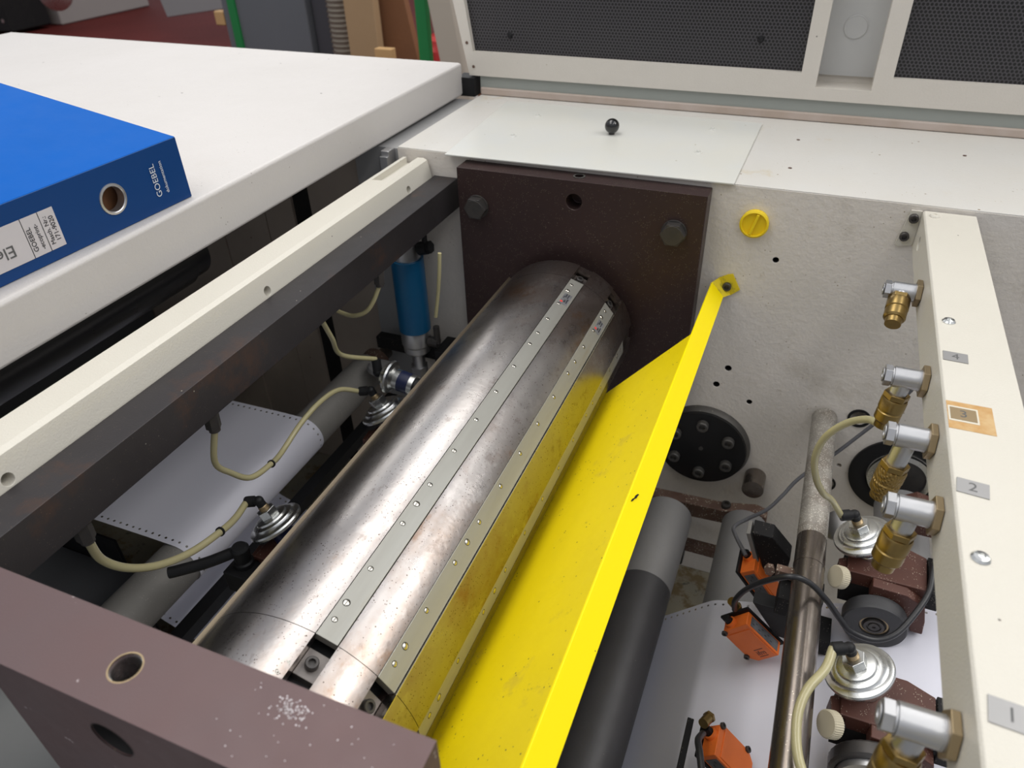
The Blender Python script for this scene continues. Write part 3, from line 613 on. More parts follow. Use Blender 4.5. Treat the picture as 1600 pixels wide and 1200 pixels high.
# ------------------------------------------------------------------ paper web
def web():
    cx, cz, r = -.753, -.4385, .0366
    P = [(-1.30, -.424), (-1.035, -.4100), (-.90, -.4045), (-.80, -.4020)]
    for a in range(0, 181, 12):
        t = R(a*.78); P.append((cx+r*math.sin(t), cz+r*math.cos(t)))
    P += [(-.80, -.520), (-.855, -.575)]
    for a in range(0, 200, 20):
        t = R(-35-a*.72); P.append((-.838+.033*math.sin(t), -.602+.028*math.cos(t)))
    P += [(-.80, -.648), (-.70, -.745), (-.66, -.772), (-.60, -.785), (-.35, -.785), (-.22, -.765), (-.16, -.715), (-.077, -.636), (-.018, -.5745)]
    c2 = (.013, -.602); r2 = .0412
    for a in range(-46, -20, 5): P.append((c2[0]+r2*math.sin(R(a)), c2[1]+r2*math.cos(R(a))))
    P += [(.05, -.5445), (.17, -.492), (.2335, -.464), (.30, -.452), (.42, -.44)]
    b = B(); bm = b.bm; uvl = bm.loops.layers.uv.new('UVMap'); y0, y1 = -.60, -.28; s = 0; S = [0]
    for i in range(1, len(P)): s += math.dist(P[i], P[i-1]); S.append(s)
    A = [bm.verts.new((x, y0, z)) for x, z in P]; Q = [bm.verts.new((x, y1, z)) for x, z in P]
    for i in range(len(P)-1):
        f = bm.faces.new((A[i], A[i+1], Q[i+1], Q[i]))
        for l, (u, v) in zip(f.loops, ((S[i], 0), (S[i+1], 0), (S[i+1], .32), (S[i], .32))): l[uvl].uv = (u, v)
    o = obj('paper_web', b, M['paper']); tag(o, 'white continuous paper with sprocket holes threaded over the rollers', 'paper'); return o
web()

# ------------------------------------------------------------------ nip units: casting, wheel, diaphragm regulator, ivory knob
TA = R(-28)
def nip_unit(loc, label, wheel='rubber', group='pneumatic nip units above the paper'):
    t = thing('nip_unit', label, 'nip unit', loc, group); L0 = dict(local=True)
    body = B().prism([(-.012, -.041), (.040, -.041), (.085, -.041), (.087, .018), (.058, .030), (.012, .030), (-.004, .010), (-.012, -.018)], 'xy', -.052, -.029)
    obj('casting', body, M['unit'], t, local=True, bevel=.0015, cuts=[B().cyl((.024, -.06, -.040), (.024, -.03, -.040), .0040, 18)])
    # curved arm reaching down on the right
    outer_ = [(.020, -.030), (.062, -.032), (.086, -.045), (.093, -.072), (.096, -.096), (.081, -.096), (.075, -.080), (.064, -.060), (.046, -.052), (.020, -.052)]
    obj('casting_arm', B().prism(outer_, 'xz', -.056, -.038), M['unit'], t, local=True, bevel=.0015)
    obj('casting_foot', B().prism([(-.020, -.041), (-.004, -.041), (-.004, -.020), (-.012, -.012), (-.022, -.018)], 'xy', -.058, -.034), M['unit'], t, local=True, bevel=.001)
    obj('recess_shade', B().box(-.012, .060, -.0405, .010, -.088, -.0515), M['hole'], t, local=True, label='black block painted as shade in the hollow casting')  # solid black block in place of the shade inside the hollow casting
    obj('slide_block', B().box(.088, .103, -.045, .020, -.058, -.028), M['black_dust'], t, local=True, bevel=.001)
    # wheel
    wc = Vector((.034, -.068, -.082)); d = (0, -1, 0)
    if wheel != 'rubber': wc.z += .0055
    if wheel == 'rubber':
        wh = obj('nip_wheel', B().lathe([(0, -.012), (.036, -.012), (.0395, -.010), (.0400, .008), (.0385, .0105), (.030, .0112), (.026, .0095), (.0185, .0095), (.018, .006), (.0165, .005), (0, .005)], wc, d, 60), M['rubber'], t, local=True, label='black rubber nip wheel')
        obj('retaining_ring', B().ring(wc+Vector((0, -.0056, 0)), d, .0175, .0152, .0012, 40), M['nut'], wh, local=True)
        obj('hub', B().lathe([(0, .009), (.0018, .009), (.0022, .0105), (.0065, .0105), (.007, .0085), (.0085, .0085), (.009, .010), (.0125, .010), (.013, .006)], wc, d, 36), M['dark_bolt'], wh, local=True)
    else:
        wh = obj('nip_wheel', B().lathe([(0, -.010), (.045, -.010), (.0470, -.007), (.0470, .006), (.0445, .0085), (.0405, .0085), (.0395, .004), (0, .004)], wc, d, 72, jag=.0006), M['dark_bolt'], t, local=True, label='knurled steel nip wheel')
        obj('wheel_flange', B().ring(wc+Vector((0, -.004, 0)), d, .0390, .020, .012, 60), M['alu'], wh, local=True)
        obj('hub', B().lathe([(0, .018), (.0030, .018), (.0035, .020), (.014, .020), (.019, .017), (.0205, .012)], wc, d, 36), M['dark_bolt'], wh, local=True)
    # regulator, tilted towards the cylinder
    ax = Vector((math.sin(TA), 0, math.cos(TA)))
    rg = obj('diaphragm_regulator', B().lathe([(0, -.010), (.020, -.010), (.030, -.007), (.0372, -.0035), (.0380, 0), (.0368, .0022), (.0320, .0030), (.0300, .0045), (.0285, .0075), (.0250, .0090), (.0225, .0090), (.0215, .0115), (.0185, .0125), (0, .0125)], (0, 0, 0), ax, 60), M['zinc'], t, local=True, label='stepped zinc diaphragm regulator')
    obj('regulator_barrel', B().lathe([(0, -.036), (.0135, -.036), (.0155, -.033), (.0155, -.028), (.0145, -.027), (.0145, -.012), (.017, -.010)], (0, 0, 0), ax, 40), M['zinc'], rg, local=True)
    obj('regulator_label', B().ring(ax*-.026, ax, .01485, .0140, .013, 40), M['navy'], rg, local=True, label='dark blue printed band')
    obj('hex_top', B().hexa(ax*.0125, ax*.024, .0135), M['zinc'], rg, local=True, bevel=.0008)
    obj('thread', B().lathe([(0, .024), (.0065, .024), (.007, .025), (.0062, .026), (.007, .027), (.0062, .028), (.007, .029), (.0058, .031), (0, .031)], (0, 0, 0), ax, 28), M['nut'], rg, local=True)
    e0 = ax*.030; e1 = ax*.0385; e2 = e1+Vector((-.016, -.006, -.002))
    obj('hose_elbow', B().cyl(e0, e1, .0062, 24).sphere(e1, .0068).cyl(e1, e1+(e2-e1)*.35, .0062, 24).cyl(e1+(e2-e1)*.35, e2, .0075, 24).ring(e2, e2-e1, .0070, .0035, .0012, 24), M['black'], rg, local=True)
    # ivory knob
    kd = Vector((-.80, -.42, .42)).normalized(); k0 = Vector((-.008, -.052, -.034))
    obj('knob_stem', B().cyl(k0, k0+kd*.012, .0045, 20), M['black'], t, local=True)
    obj('ivory_knob', B().lathe([(0, .010), (.0130, .010), (.0152, .012), (.0152, .0225), (.0138, .0238), (0, .0238)], k0, kd, 72, jag=.0005), M['knob'], t, local=True, label='ribbed ivory adjusting knob')
    return t
UX = .160
u1 = nip_unit((UX, -.277, -.358), 'brown nip unit with black rubber wheel, farther back on the right', 'rubber')
u2 = nip_unit((UX, -.496, -.356), 'brown nip unit with knurled steel wheel nearest the viewer on the right', 'steel')
mb = obj('mounting_block', B().prism([(.225, -.43), (.225, -.402), (.240, -.390), (.262, -.395), (.275, -.43)], 'xz', -.17, -.12), M['unit'], bevel=.001); tag(mb, 'small dusty brown block behind the second brass coupling', 'block')
gd_ = obj('grey_disc', B().lathe([(0, 0), (.022, 0), (.022, .006), (.010, .008), (0, .008)], (.135, -.225, -.40), (-.5, -.3, .6), 36), M['alu']); tag(gd_, 'small grey disc left of the ivory knob of the farther right unit', 'disc')
u4 = dup(u1, (-.58, -.563, -.326), 'nip unit nearest the viewer on the left of the cylinder', skip=('ivory_knob', 'knob_stem'))
u5 = dup(u1, (-.555, -.312, -.309), 'nip unit farther back on the left of the cylinder', skip=('ivory_knob', 'knob_stem'))
# horizontal regulator behind the left units
hr = thing('horizontal_regulator', 'small zinc regulator lying sideways behind the left nip units', 'regulator', (-.55, -.29, -.262))
ax = Vector((-.97, .0, .16)).normalized(); o = Vector((-.552, -.285, -.262))
obj('regulator_disc', B().lathe([(0, -.006), (.020, -.006), (.026, -.003), (.027, 0), (.026, .003), (.019, .005), (.018, .010), (0, .010)], o, ax, 48), M['zinc'], hr)
obj('regulator_barrel', B().lathe([(0, -.085), (.0125, -.085), (.0125, -.045), (.0165, -.044), (.0165, -.010), (.020, -.006)], o, ax, 40), M['zinc'], hr)
obj('barrel_sleeve', B().ring(o-ax*.085, ax, .0132, .012, .040, 40), M['black'], hr)
obj('barrel_label', B().ring(o-ax*.036, ax, .0168, .016, .018, 40), M['navy'], hr, label='dark blue printed band')
e1 = o+ax*.022; e2 = e1+Vector((-.004, .006, .020))
obj('hose_elbow', B().cyl(o+ax*.010, e1, .0065, 24).sphere(e1, .008).cyl(e1, e2, .0075, 24), M['black'], hr)
# black clamping lever by the near-left nip unit
lv = thing('clamp_lever', 'black clamping lever beside the near left nip unit', 'lever', (-.60, -.62, -.36))
hub = Vector((-.602, -.613, -.352))
obj('lever_arm', B().tube([hub+Vector((-.004, 0, .012)), hub+Vector((-.035, -.026, .004)), hub+Vector((-.066, -.048, -.001)), hub+Vector((-.076, -.055, -.002))], .0078, 14), M['black'], lv)
obj('lever_hub', B().lathe([(0, -.012), (.013, -.012), (.013, -.006), (.0105, -.004), (.0115, .010), (.012, .018), (.009, .022), (0, .023)], hub, (0, 0, 1), 32), M['black'], lv)
obj('lever_block', B().box(hub.x-.02, hub.x+.055, hub.y-.022, hub.y+.022, hub.z-.05, hub.z-.013), M['black'], lv, bevel=.002)

# ------------------------------------------------------------------ pneumatic cylinder at the back left
pn = thing('pneumatic_cylinder', 'blue pneumatic cylinder upright at the back left', 'pneumatic cylinder', (-.645, -.05, -.30))
px_, py_ = -.641, -.050
obj('barrel', B().cyl((px_, py_, -.325), (px_, py_, -.178), .0298, 48), M['blue_cyl'], pn)
obj('end_cap', B().lathe([(0, 0), (.027, 0), (.0285, -.004), (.0285, -.030), (.026, -.034), (.026, -.046), (.020, -.052), (0, -.052)], (px_, py_, -.3255), (0, 0, 1), 48), M['alu'], pn)
obj('end_cap', B().cyl((px_, py_, -.1775), (px_, py_, -.120), .0255, 48), M['alu'], pn)
obj('piston_rod', B().cyl((px_, py_, -.378), (px_, py_, -.44), .0125, 32).hexa((px_, py_, -.41), (px_, py_, -.44), .018), M['alu'], pn)
obj('flow_valve', B().cyl((px_+.030, py_-.004, -.155), (px_+.046, py_-.004, -.150), .012, 24).hexa((px_+.046, py_-.004, -.150), (px_+.054, py_-.004, -.148), .011).cyl((px_+.042, py_-.004, -.145), (px_+.042, py_-.004, -.115), .005), M['black'], pn)
obj('flow_valve', B().cyl((px_+.030, py_-.004, -.345), (px_+.050, py_-.004, -.345), .010, 24).cyl((px_+.048, py_-.004, -.345), (px_+.048, py_-.004, -.31), .006), M['dark_bolt'], pn)
cl = thing('cylinder_bracket', 'black bracket holding the foot of the blue cylinder', 'bracket', (-.68, -.02, -.42))
obj('bracket_plate', B().box(-.745, -.60, -.034, -.012, -.402, -.375), M['black_dust'], cl, bevel=.002)
obj('bracket_post', B().box(-.60, -.565, -.060, -.002, -.52, -.362), M['black'], cl, bevel=.002)
re = thing('roller_bearing', 'rusty bearing end of the dusty left roller', 'bearing', (-.75, -.04, -.44))
obj('bearing_sleeve', B().cyl((-.753, -.058, -.4385), (-.753, -.030, -.4385), .030, 40), M['rust'], re)
obj('bearing_stub', B().cyl((-.753, -.030, -.4385), (-.753, .008, -.4385), .014, 32), M['shaft'], re)
obj('roller_cap', B().lathe([(0, 0), (.026, 0), (.030, -.006), (.030, -.014)], (-.69, -.10, -.39), (.2, .3, 1), 36), M['roller_grey'], re)

# ------------------------------------------------------------------ hoses and cables
def hose(name, pts, r, m, label, cat='hose', group=None, clip=None):
    o = obj(name, B().tube(pts, r, 14), m); tag(o, label, cat, group)
    if clip:
        for c, d in clip: obj('hose_clip', B().ring(Vector(c)-Vector(d).normalized()*.0012, d, r+.0016, r-.0002, .0024, 20), M['black'], o)
    return o
E0 = lambda L: Vector(L)+Vector((math.sin(TA), 0, math.cos(TA)))*.0385+Vector((-.016, -.006, -.002))
pA = E0((-.58, -.563, -.326)); pD = E0((UX, -.496, -.356)); pE = E0((UX, -.277, -.358))
HOSES = True
#HB
hose('air_hose', [(-0.566, -0.620, -0.116), (-0.582, -0.621, -0.170), (-0.587, -0.601, -0.205), (-0.585, -0.575, -0.235), (-0.586, -0.535, -0.245), (-0.598, -0.501, -0.257), (-0.603, -0.448, -0.249), (-0.604, -0.398, -0.246), (-0.601, -0.353, -0.253), (-0.589, -0.318, -0.277)], 0.0038, M['hose'], 'looping yellowed hose rising from the second beam fitting across the paper', 'hose', clip=[((-0.5861, -0.5352, -0.2454), (-0.0132, 0.0746, -0.0217))])
hose('air_hose', [(-0.566, -0.797, -0.116), (-0.583, -0.785, -0.163), (-0.588, -0.763, -0.202), (-0.587, -0.731, -0.232), (-0.585, -0.690, -0.253), (-0.585, -0.644, -0.265), (-0.597, -0.607, -0.281), (-0.614, -0.569, -0.294)], 0.0045, M['hose'], 'yellowed hose sagging from the nearest beam fitting to the near left regulator', 'hose', clip=[((-0.5851, -0.6444, -0.2646), (-0.0117, 0.0838, -0.0279))])
hose('air_hose', [(-0.570, -0.400, -0.092), (-0.582, -0.369, -0.147), (-0.597, -0.336, -0.199), (-0.578, -0.279, -0.238)], 0.0036, M['hose'], 'short straight pale hose dropping to the sideways regulator', 'hose')
hose('air_hose', [(-0.566, -0.256, -0.116), (-0.575, -0.266, -0.141), (-0.587, -0.273, -0.158), (-0.608, -0.276, -0.167), (-0.631, -0.273, -0.168), (-0.657, -0.268, -0.164)], 0.0034, M['hose'], 'thin yellow hose curling left from the farthest beam fitting', 'hose')
hose('air_hose', [(-0.514, -0.158, -0.101), (-0.518, -0.159, -0.140), (-0.524, -0.158, -0.176), (-0.530, -0.162, -0.217)], 0.003, M['hose'], 'thin pale hose running down beside the blue cylinder', 'hose')
hose('air_hose', [(0.121, -0.382, -0.099), (0.108, -0.362, -0.109), (0.090, -0.350, -0.129), (0.074, -0.345, -0.158), (0.070, -0.341, -0.194), (0.079, -0.333, -0.232), (0.093, -0.318, -0.265), (0.107, -0.298, -0.290), (0.126, -0.283, -0.326)], 0.0042, M['hose'], 'pale hose looping from the third coupling to the farther right regulator', 'hose')
hose('air_hose', [(0.126, -0.502, -0.324), (0.120, -0.529, -0.327), (0.105, -0.558, -0.329), (0.098, -0.586, -0.332), (0.099, -0.612, -0.338), (0.105, -0.635, -0.343), (0.119, -0.657, -0.352)], 0.0052, M['hose'], 'thick pale hose curving down from the nearest right regulator', 'hose')
hose('sensor_cable', [(0.225, -0.030, -0.195), (0.207, -0.025, -0.269), (0.174, -0.030, -0.338), (0.151, -0.035, -0.376), (0.121, -0.050, -0.414), (0.079, -0.090, -0.442), (0.060, -0.120, -0.458), (0.040, -0.160, -0.461), (0.014, -0.200, -0.453), (-0.003, -0.235, -0.442), (0.001, -0.260, -0.435), (0.021, -0.292, -0.438)], 0.003, M['cable_dust'], 'dusty grey cable running behind the shaft to the farthest sensor', 'cable')
hose('sensor_cable', [(0.020, -0.386, -0.447), (0.018, -0.393, -0.420), (0.027, -0.398, -0.389), (0.046, -0.408, -0.352), (0.073, -0.411, -0.328), (0.096, -0.406, -0.335), (0.119, -0.406, -0.355), (0.141, -0.405, -0.383), (0.158, -0.405, -0.401), (0.187, -0.400, -0.411), (0.211, -0.386, -0.406), (0.231, -0.355, -0.395), (0.246, -0.321, -0.385), (0.251, -0.286, -0.378), (0.260, -0.239, -0.374)], 0.0038, M['cable'], 'black cable arching over the shaft and round the rubber wheel', 'cable')
hose('sensor_cable', [(0.012, -0.577, -0.448), (0.008, -0.597, -0.430), (0.012, -0.617, -0.419), (0.019, -0.643, -0.415)], 0.004, M['cable'], 'black cable hanging from the sensor nearest the viewer', 'cable')
#HE

# ------------------------------------------------------------------ channel beam on the right with its couplings
cbm = thing('channel_beam', 'cream channel beam with numbered plates and brass couplings', 'beam', (.18, -.45, -.03))
prof = [(.150, -.0045), (.212, -.0045), (.212, -.0075), (.1515, -.0075), (.1515, -.059), (.148, -.059), (.148, -.0065)]
obj('channel', B().prism(prof, 'xz', -1.02, -.004), M['cream_lite'], cbm, bevel=.0008, cuts=[B().cyl((.14, -.052, -.032), (.16, -.052, -.032), .009, 24)])
obj('end_bracket', B().prism([(.134, -.006), (.1478, -.006), (.1478, -.056), (.131, -.060), (.1255, -.058)], 'xz', -.0035, -.0008), M['cream_lite'], cbm, bevel=.0006)
for x, z in ((.1395, -.0165), (.1345, -.0435)):
    b = B(); socket_bolt(b, (x, -.0036, z), (0, -1, 0), .0062, .006); obj('bracket_bolt', b, M['dark_bolt'], cbm)
for x, y in ((.161, -.021), (.161, -.309), (.161, -.648)):
    b = B().lathe([(0, .0018), (.0022, .0018), (.0026, .0030), (.0050, .0024), (.0065, .0006), (.0065, 0)], (x, y, -.0045), (0, 0, 1), 28); obj('button_screw', b, M['zinc'] if y < -.1 else M['cream_lite'], cbm)
def tagplate(x, y, w_, h_, rot, txt, m_=None, size=.014, ink='ink_grey'):
    c, s = math.cos(rot), math.sin(rot); u = Vector((c, s, 0)); v = Vector((-s, c, 0))
    p = obj('number_plate', B().obox((x, y, -.0041), u, v, (0, 0, 1), w_, h_, .0007), m_ or M['plate_grey'], cbm)
    obj('number', B().text(txt, size, basis((x, y, -.00372), u, v), .00008), M[ink], p); return p
tagplate(.1625, -.380, .0215, .0165, R(-2), '4')
obj('tape_residue', B().obox((.168, -.478, -.0044), (1, 0, 0), (0, 1, 0), (0, 0, 1), .036, .041, .0003), M['tape'], cbm, label='torn orange tape around the number 3 plate')
obj('glue_border', B().obox((.1625, -.476, -.0042), (1, 0, 0), (0, 1, 0), (0, 0, 1), .0235, .0225, .0003), M['glue'], cbm)
tagplate(.1625, -.476, .0205, .0175, R(0), '3', M['plate_tan'])
tagplate(.1620, -.5735, .0225, .0170, R(-5), '2')
tagplate(.1660, -.7700, .0240, .0185, R(-4), '1')
# a coupling: hex nut on the web, banjo body, hex cap, brass quick coupler hanging below
def coupling(y, z, tilt, long_, s=1.0, knurl=False):
    o = Vector((.1478, y, z)); X = Vector((-1, 0, 0)); dn = Vector((0, -math.sin(tilt), -math.cos(tilt)))-Vector((.10, 0, 0)); dn.normalize()
    cp = obj('swivel_coupling', B().cyl(o+X*.0062, o+X*.025*s+X*.0062, .0108, 40).ring(o+X*.0062, X, .0112, .009, .002, 40), M['alu'], cbm)
    obj('lock_nut', B().hexa(o+X*.0003, o+X*.0062, .0165), M['nut'], cp, bevel=.0008)
    hx = o+X*(.025*s+.0062)
    obj('hex_cap', B().ring(hx, X, .0098, .004, .0018, 36).hexa(hx+X*.0018, hx+X*.0085, .0110).lathe([(0, .0085), (.0062, .0085), (.0075, .0096), (.0070, .0102), (.0035, .0102), (.0032, .0085)], hx, X, 32), M['alu'], cp, bevel=.0006)
    c = o+X*(.0145+.0062)
    nk = obj('neck', B().cyl(c+dn*.004, c+dn*(.020+long_), .0088, 36), M['alu'], cp)
    q = c+dn*(.018+long_)
    obj('brass_sleeve', B().hexa(q, q+dn*.006, .0128), M['brass'], cp, bevel=.0006)
    obj('brass_collar', B().lathe([(0, .006), (.0120, .006), (.0128, .008), (.0128, .019), (.0116, .0200), (.0116, .0215), (.0124, .0225), (.0124, .032), (.0105, .0345), (.0095, .0345), (.0090, .042), (0, .042)], q, dn, 48), M['knurl'] if knurl else M['brass'], cp)
    return q+dn*.042
ends = [coupling(-.184, -.039, R(66), -.008), coupling(-.376, -.040, R(6), 0), coupling(-.483, -.034, R(4), .012, knurl=True), coupling(-.577, -.037, R(8), .002), coupling(-.769, -.040, R(10), .002, 1.08)]

# ------------------------------------------------------------------ sensors on the shaft
def sensor(loc, aL, wide_y, label, roll=0, logo=False):
    """local frame: x along the body away from the gland, y across, z thin"""
    t = thing('orange_sensor', label, 'sensor', loc, 'orange optical sensors on the oily shaft')
    Lx = Vector((math.cos(aL), 0, -math.sin(aL))); T = Vector((math.sin(aL), 0, math.cos(aL))); Yv = Vector((0, 1, 0))
    if wide_y: W, H = -Yv, T
    else: W, H = T, -Yv
    wd, th = .044, .022; ln = .067
    def P(a, b_, c): return Lx*a+W*b_+H*c
    prof = [(0, -wd/2+.004), (.006, -wd/2), (ln-.010, -wd/2), (ln, -wd/2+.010), (ln, wd/2), (.0, wd/2)]
    vs = [P(a, b_, -th/2) for a, b_ in prof]+[P(a, b_, th/2) for a, b_ in prof]; n_ = len(prof)
    b = B().add(vs, [tuple(range(n_)), tuple(range(2*n_-1, n_-1, -1))]+[(i, (i+1) % n_, n_+(i+1) % n_, n_+i) for i in range(n_)])
    obj('sensor_body', b, M['orange'], t, local=True, bevel=.0012)
    lidp = [(.009, -wd/2+.0055), (ln-.0115, -wd/2+.0055), (ln-.004, -wd/2+.012), (ln-.004, wd/2-.003), (.009, wd/2-.003)]
    n_ = len(lidp); vs = [P(a, b_, th/2) for a, b_ in lidp]+[P(a, b_, th/2+.001) for a, b_ in lidp]
    ld = obj('sensor_lid', B().add(vs, [tuple(range(n_)), tuple(range(2*n_-1, n_-1, -1))]+[(i, (i+1) % n_, n_+(i+1) % n_, n_+i) for i in range(n_)]), M['orange'], t, local=True, bevel=.0003)
    if logo:
        c = P(ln-.014, .004, th/2+.0012); g = B()
        obj('logo', g.text('ifm', .0115, basis(c, W, -Lx), .0001).obox(c+Lx*.0065, W, Lx, H, .014, .0009, .0002).obox(c-Lx*.0070, W, Lx, H, .014, .0009, .0002), M['ink'], ld, local=True)
    lb_ = [P(a, wd/2+.0003, c) for a, c in ((.006, -th/2+.003), (ln-.004, -th/2+.003), (ln-.004, th/2-.003), (.006, th/2-.003))]
    lbl = obj('sensor_label', B().obox(P(ln/2+.001, wd/2+.0002, 0), Lx, H, W, ln-.012, th-.006, .0005), M['sticker'], t, local=True, label='silver type label')
    g = B()
    for k in range(7): g.obox(P(.012+k*.006, wd/2+.0006, (-1)**k*.0025), Lx, H, W, .0035, .0011, .0002)
    obj('label_print', g, M['ink'], lbl, local=True)
    for a, b_ in ((.003, -wd/2+.004), (ln-.014, -wd/2+.001)):
        obj('corner_screw', B().lathe([(0, .0015), (.0018, .0015), (.0022, .0035), (.0040, .0030), (.0042, 0)], P(a, b_, th/2), H, 20), M['dark_bolt'], t, local=True)
    gl = obj('cable_gland', B().lathe([(.0085, 0), (.0080, .004), (.0060, .0045), (.0058, 0)], P(0, -.006, 0), -Lx, 28, closed=True), M['orange'], t, local=True)
    obj('gland_nut', B().hexa(P(0, -.006, 0)-Lx*.002, P(0, -.006, 0)-Lx*.012, .0056), M['black'], gl, local=True)
    bk_ = P(.004, wd/2-.010, -th/2-.0035)
    obj('sensor_backplate', B().obox(P(ln/2, 0, -th/2-.0022), Lx, W, H, ln+.010, wd+.004, .004), M['black'], t, local=True, bevel=.0008)
    return t, P

SZ = [((.024, -.389, -.468), 42, False, 'orange sensor with maker logo in the middle of the three on the shaft', True),
      ((.026, -.290, -.448), 52, True, 'orange sensor farthest back, below the black bracket block', False),
      ((.022, -.567, -.470), 46, True, 'orange sensor nearest the viewer at the bottom edge', False)]
for loc, a, wy, lab, lg in SZ: sensor(loc, R(a), wy, lab, logo=lg)
cm = thing('sensor_bracket', 'black clamp bracket holding the middle orange sensor on the shaft', 'bracket', (.099, -.36, -.374))
obj('clamp_jaw', B().box(.068, .084, -.392, -.350, -.425, -.392), M['black_dust'], cm, bevel=.001)
obj('clamp_jaw', B().box(.122, .148, -.375, -.332, -.500, -.472).box(.108, .124, -.375, -.340, -.495, -.400), M['black_dust'], cm, bevel=.001)
obj('bracket_arm', B().prism([(.040, -.425), (.096, -.424), (.098, -.446), (.100, -.480), (.078, -.478)], 'xz', -.384, -.362), M['black'], cm, bevel=.001)
obj('clamp_screw', B().hexa((.052, -.352, -.385), (.052, -.362, -.381), .007).box(.060, .084, -.362, -.350, -.388, -.376), M['rust'], cm)
ck = thing('sensor_bracket', 'black bracket block above the farthest sensor, left of the shaft', 'bracket', (.06, -.25, -.40))
obj('bracket_block', B().prism([(.022, -.391), (.050, -.391), (.080, -.424), (.080, -.465), (.052, -.47)], 'xz', -.290, -.262), M['black_dust'], ck, bevel=.0015)
obj('bracket_side', B().obox((.0300, -.276, -.430), (.35, 0, -.94), (0, 1, 0), (.94, 0, .35), .074, .027, .006), M['roller_dusty'], ck, bevel=.001)
cs = thing('sensor_bracket', 'black arm beside the sensor nearest the viewer', 'bracket', (.0, -.60, -.48))
obj('bracket_arm', B().box(-.009, -.001, -.68, -.545, -.512, -.476), M['black_dust'], cs, bevel=.001)
obj('clamp_bar', B().box(.0, .115, -.72, -.68, -.512, -.40), M['black_dust'], cs, bevel=.001)
for i, (c, d) in enumerate((((.014, -.372, -.448), (.5, .2, -.8)), ((.010, -.562, -.452), (.3, .8, -.3)))):
    kx = obj('cable_fitting', B().cyl(Vector(c), Vector(c)+Vector(d).normalized()*.014, .0062, 24).ring(Vector(c)+Vector(d).normalized()*.014, d, .0075, .003, .004, 6), M['brass']); tag(kx, ('brass cable fitting on the middle orange sensor', 'brass cable fitting on the sensor nearest the viewer')[i], 'cable fitting')

# ------------------------------------------------------------------ the workshop behind
def bgthing(name, label, cat, parts, group=None):
    t = thing(name, label, cat, parts[0][3] if len(parts[0]) > 3 else (0, 0, 0), group)
    for p in parts: obj(p[0], p[1], M[p[2]], t, bevel=.004)
    return t
gc = thing('machine_cabinet', 'tall blue grey machine cabinet on the red floor behind the lid', 'cabinet', (-3.2, 3.0, -1))
obj('cabinet_front', B().box(-3.66, -3.025, 3.0, 3.9, -1.0, .6), M['machine_grey'], gc, bevel=.01)
obj('cabinet_side', B().box(-3.02, -2.85, 3.05, 3.9, -1.0, .6), M['machine_dark'], gc, bevel=.01)
obj('green_edge', B().box(-3.60, -3.545, 2.985, 3.0, -1.0, .6), M['green'], gc, label='green edge strip')
dh = thing('duct_hose', 'ribbed ivory duct hose hanging beside the grey cabinet', 'duct hose', (-2.70, 2.95, -1))
obj('duct', B().cyl((-2.745, 2.95, -1.0), (-2.745, 2.95, .3), .072, 32), M['hose_duct'], dh)
b = B()
for k in range(48): b.ring((-2.745, 2.95, -.99+k*.027), (0, 0, 1), .080, .066, .010, 28)
o_ = obj('duct_wire', b, M['duct_wire'], dh); o_['kind'] = 'stuff'
cbx = obj('cardboard_panel', B().box(-2.565, -2.375, 2.72, 2.78, -1.0, .3), M['card'], bevel=.004); tag(cbx, 'light brown cardboard upright next to the ribbed duct', 'cardboard')
cb2 = obj('brown_board', B().prism([(-2.50, -1.0), (-2.12, -1.0), (-2.35, .3), (-2.62, .3)], 'xz', 2.85, 2.90), M['card_dark'], bevel=.004); tag(cb2, 'dark reddish brown board leaning behind the cardboard', 'board')
wd_ = obj('wood_block', B().box(-2.235, -2.135, 2.45, 2.50, -1.0, -.395), M['wood'], bevel=.004); tag(wd_, 'small pale wooden block in front of the brown board', 'wood')
gp = obj('green_post', B().box(-1.945, -1.885, 2.40, 2.44, -1.0, .3), M['green'], bevel=.003); tag(gp, 'vertical green post behind the lid', 'post')
pk = thing('packing_heap', 'crumpled white and red packing behind the green post', 'packing', (-2.1, 3.1, -1))
random.seed(5)
for nm, c, s_, mm in (('white_wrapping', (-2.22, 3.3, -.22), (.16, .10, .13), 'sheet_white'), ('red_bundle', (-2.12, 3.0, -.52), (.16, .12, .10), 'red_plastic'), ('dark_bundle', (-2.12, 3.3, -.42), (.18, .1, .10), 'card_dark'), ('red_bundle', (-1.98, 3.4, -.26), (.12, .1, .18), 'red_plastic')):
    b = B(); bmesh.ops.create_icosphere(b.bm, subdivisions=3, radius=1.0)
    for v in b.bm.verts:
        k = 1+random.uniform(-.14, .14); v.co = Vector((c[0]+v.co.x*s_[0]*k, c[1]+v.co.y*s_[1]*k, c[2]+v.co.z*s_[2]*k))
    obj(nm, b, M[mm], pk)
obj('pallet_stand', B().box(-2.35, -1.80, 3.1, 3.6, -1.0, -.66), M['card_dark'], pk)
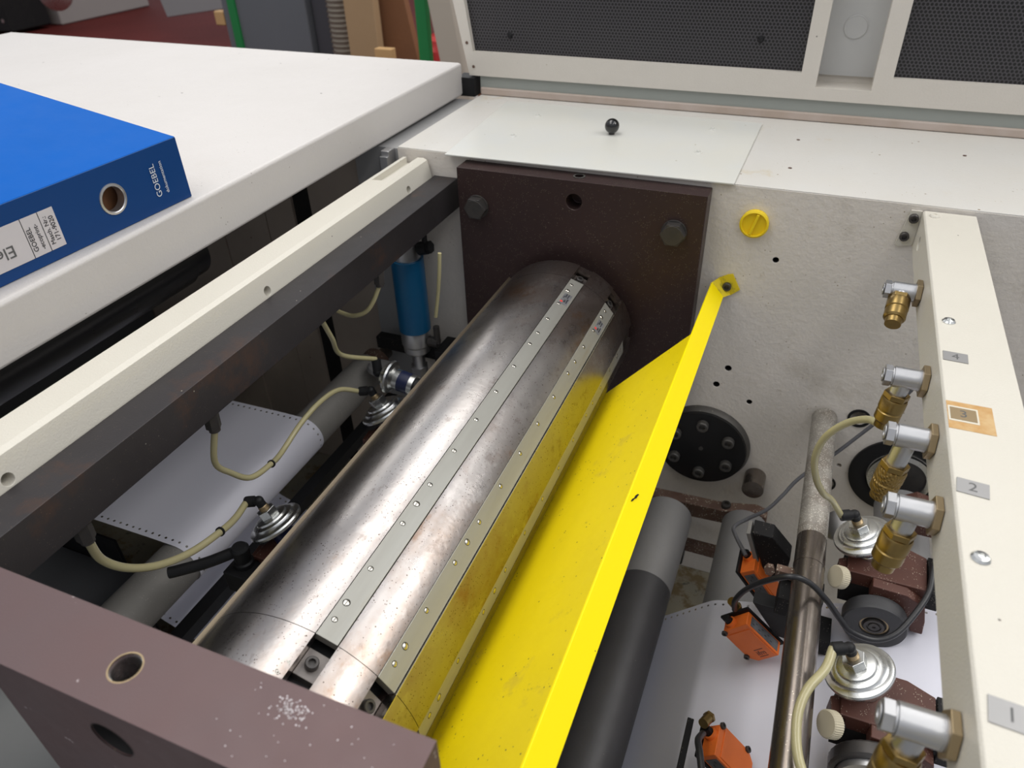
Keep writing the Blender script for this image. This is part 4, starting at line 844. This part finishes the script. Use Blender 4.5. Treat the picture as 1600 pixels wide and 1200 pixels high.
pr = obj('beige_pillar', B().prism([(-1.68, -1.0), (-1.56, -1.0), (-1.77, .3), (-1.89, .3)], 'xz', 2.3, 2.4), M['pillar'], bevel=.004); tag(pr, 'beige leaning pillar just left of the hood frame', 'pillar')
zs = obj('toothed_belt', B().prism([(-1.575, -1.0), (-1.565, -1.0), (-1.625, .3), (-1.64, .3)], 'xz', 2.28, 2.30), M['sheet_white']); tag(zs, 'thin pale toothed strip beside the beige pillar', 'strip')
rb = obj('red_cabinet', B().box(-2.1, -1.72, 3.9, 4.3, -1.0, .3), M['red_plastic'], bevel=.01); tag(rb, 'dark red cabinet far behind the green post', 'cabinet')
bmn = thing('press_machine', 'beige press side standing on the red floor at the top left', 'machine', (-8.5, 6.0, -1))
obj('side_panel', B().box(-9.2, -8.0, 5.30, 6.6, -1.0, .9), M['machine_beige'], bmn, bevel=.02)
obj('hand_wheel', B().lathe([(0, 0), (.16, 0), (.17, -.05), (.08, -.09), (0, -.10)], (-7.55, 5.0, -.62), (-.5, 1, -.1), 36), M['zinc'], bmn, label='shiny round end cap')
dm = thing('dark_machine', 'black machine housing with round boss at the top left corner', 'machine', (-9, 4.8, -1))
obj('housing', B().box(-9.6, -8.02, 4.7, 5.2, -.97, .6), M['black_dust'], dm, bevel=.02)
obj('round_boss', B().lathe([(0, 0), (.13, 0), (.12, -.04), (0, -.05)], (-8.45, 4.70, -.72), (0, 1, 0), 36), M['rust'], dm)
b = B()
for x in (-8.22, -8.13, -8.04): b.cyl((x-.05, 4.695, -.86), (x-.05, 4.70, -.86), .02, 12)
obj('small_studs', b, M['zinc'], dm)
gd = obj('grey_guard_door', B().prism([(-6.056, -.784), (-5.36, -.69), (-5.30, .6), (-6.35, .6)], 'xz', 4.9, 4.96), M['panel_grey'], bevel=.01); tag(gd, 'grey angled guard door above the red floor', 'guard door')
wk = obj('wood_wedge', B().box(-3.74, -3.665, 3.0, 3.06, -.44, -.355), M['wood'], bevel=.01); tag(wk, 'pale wooden wedge against the green edged cabinet', 'wood')
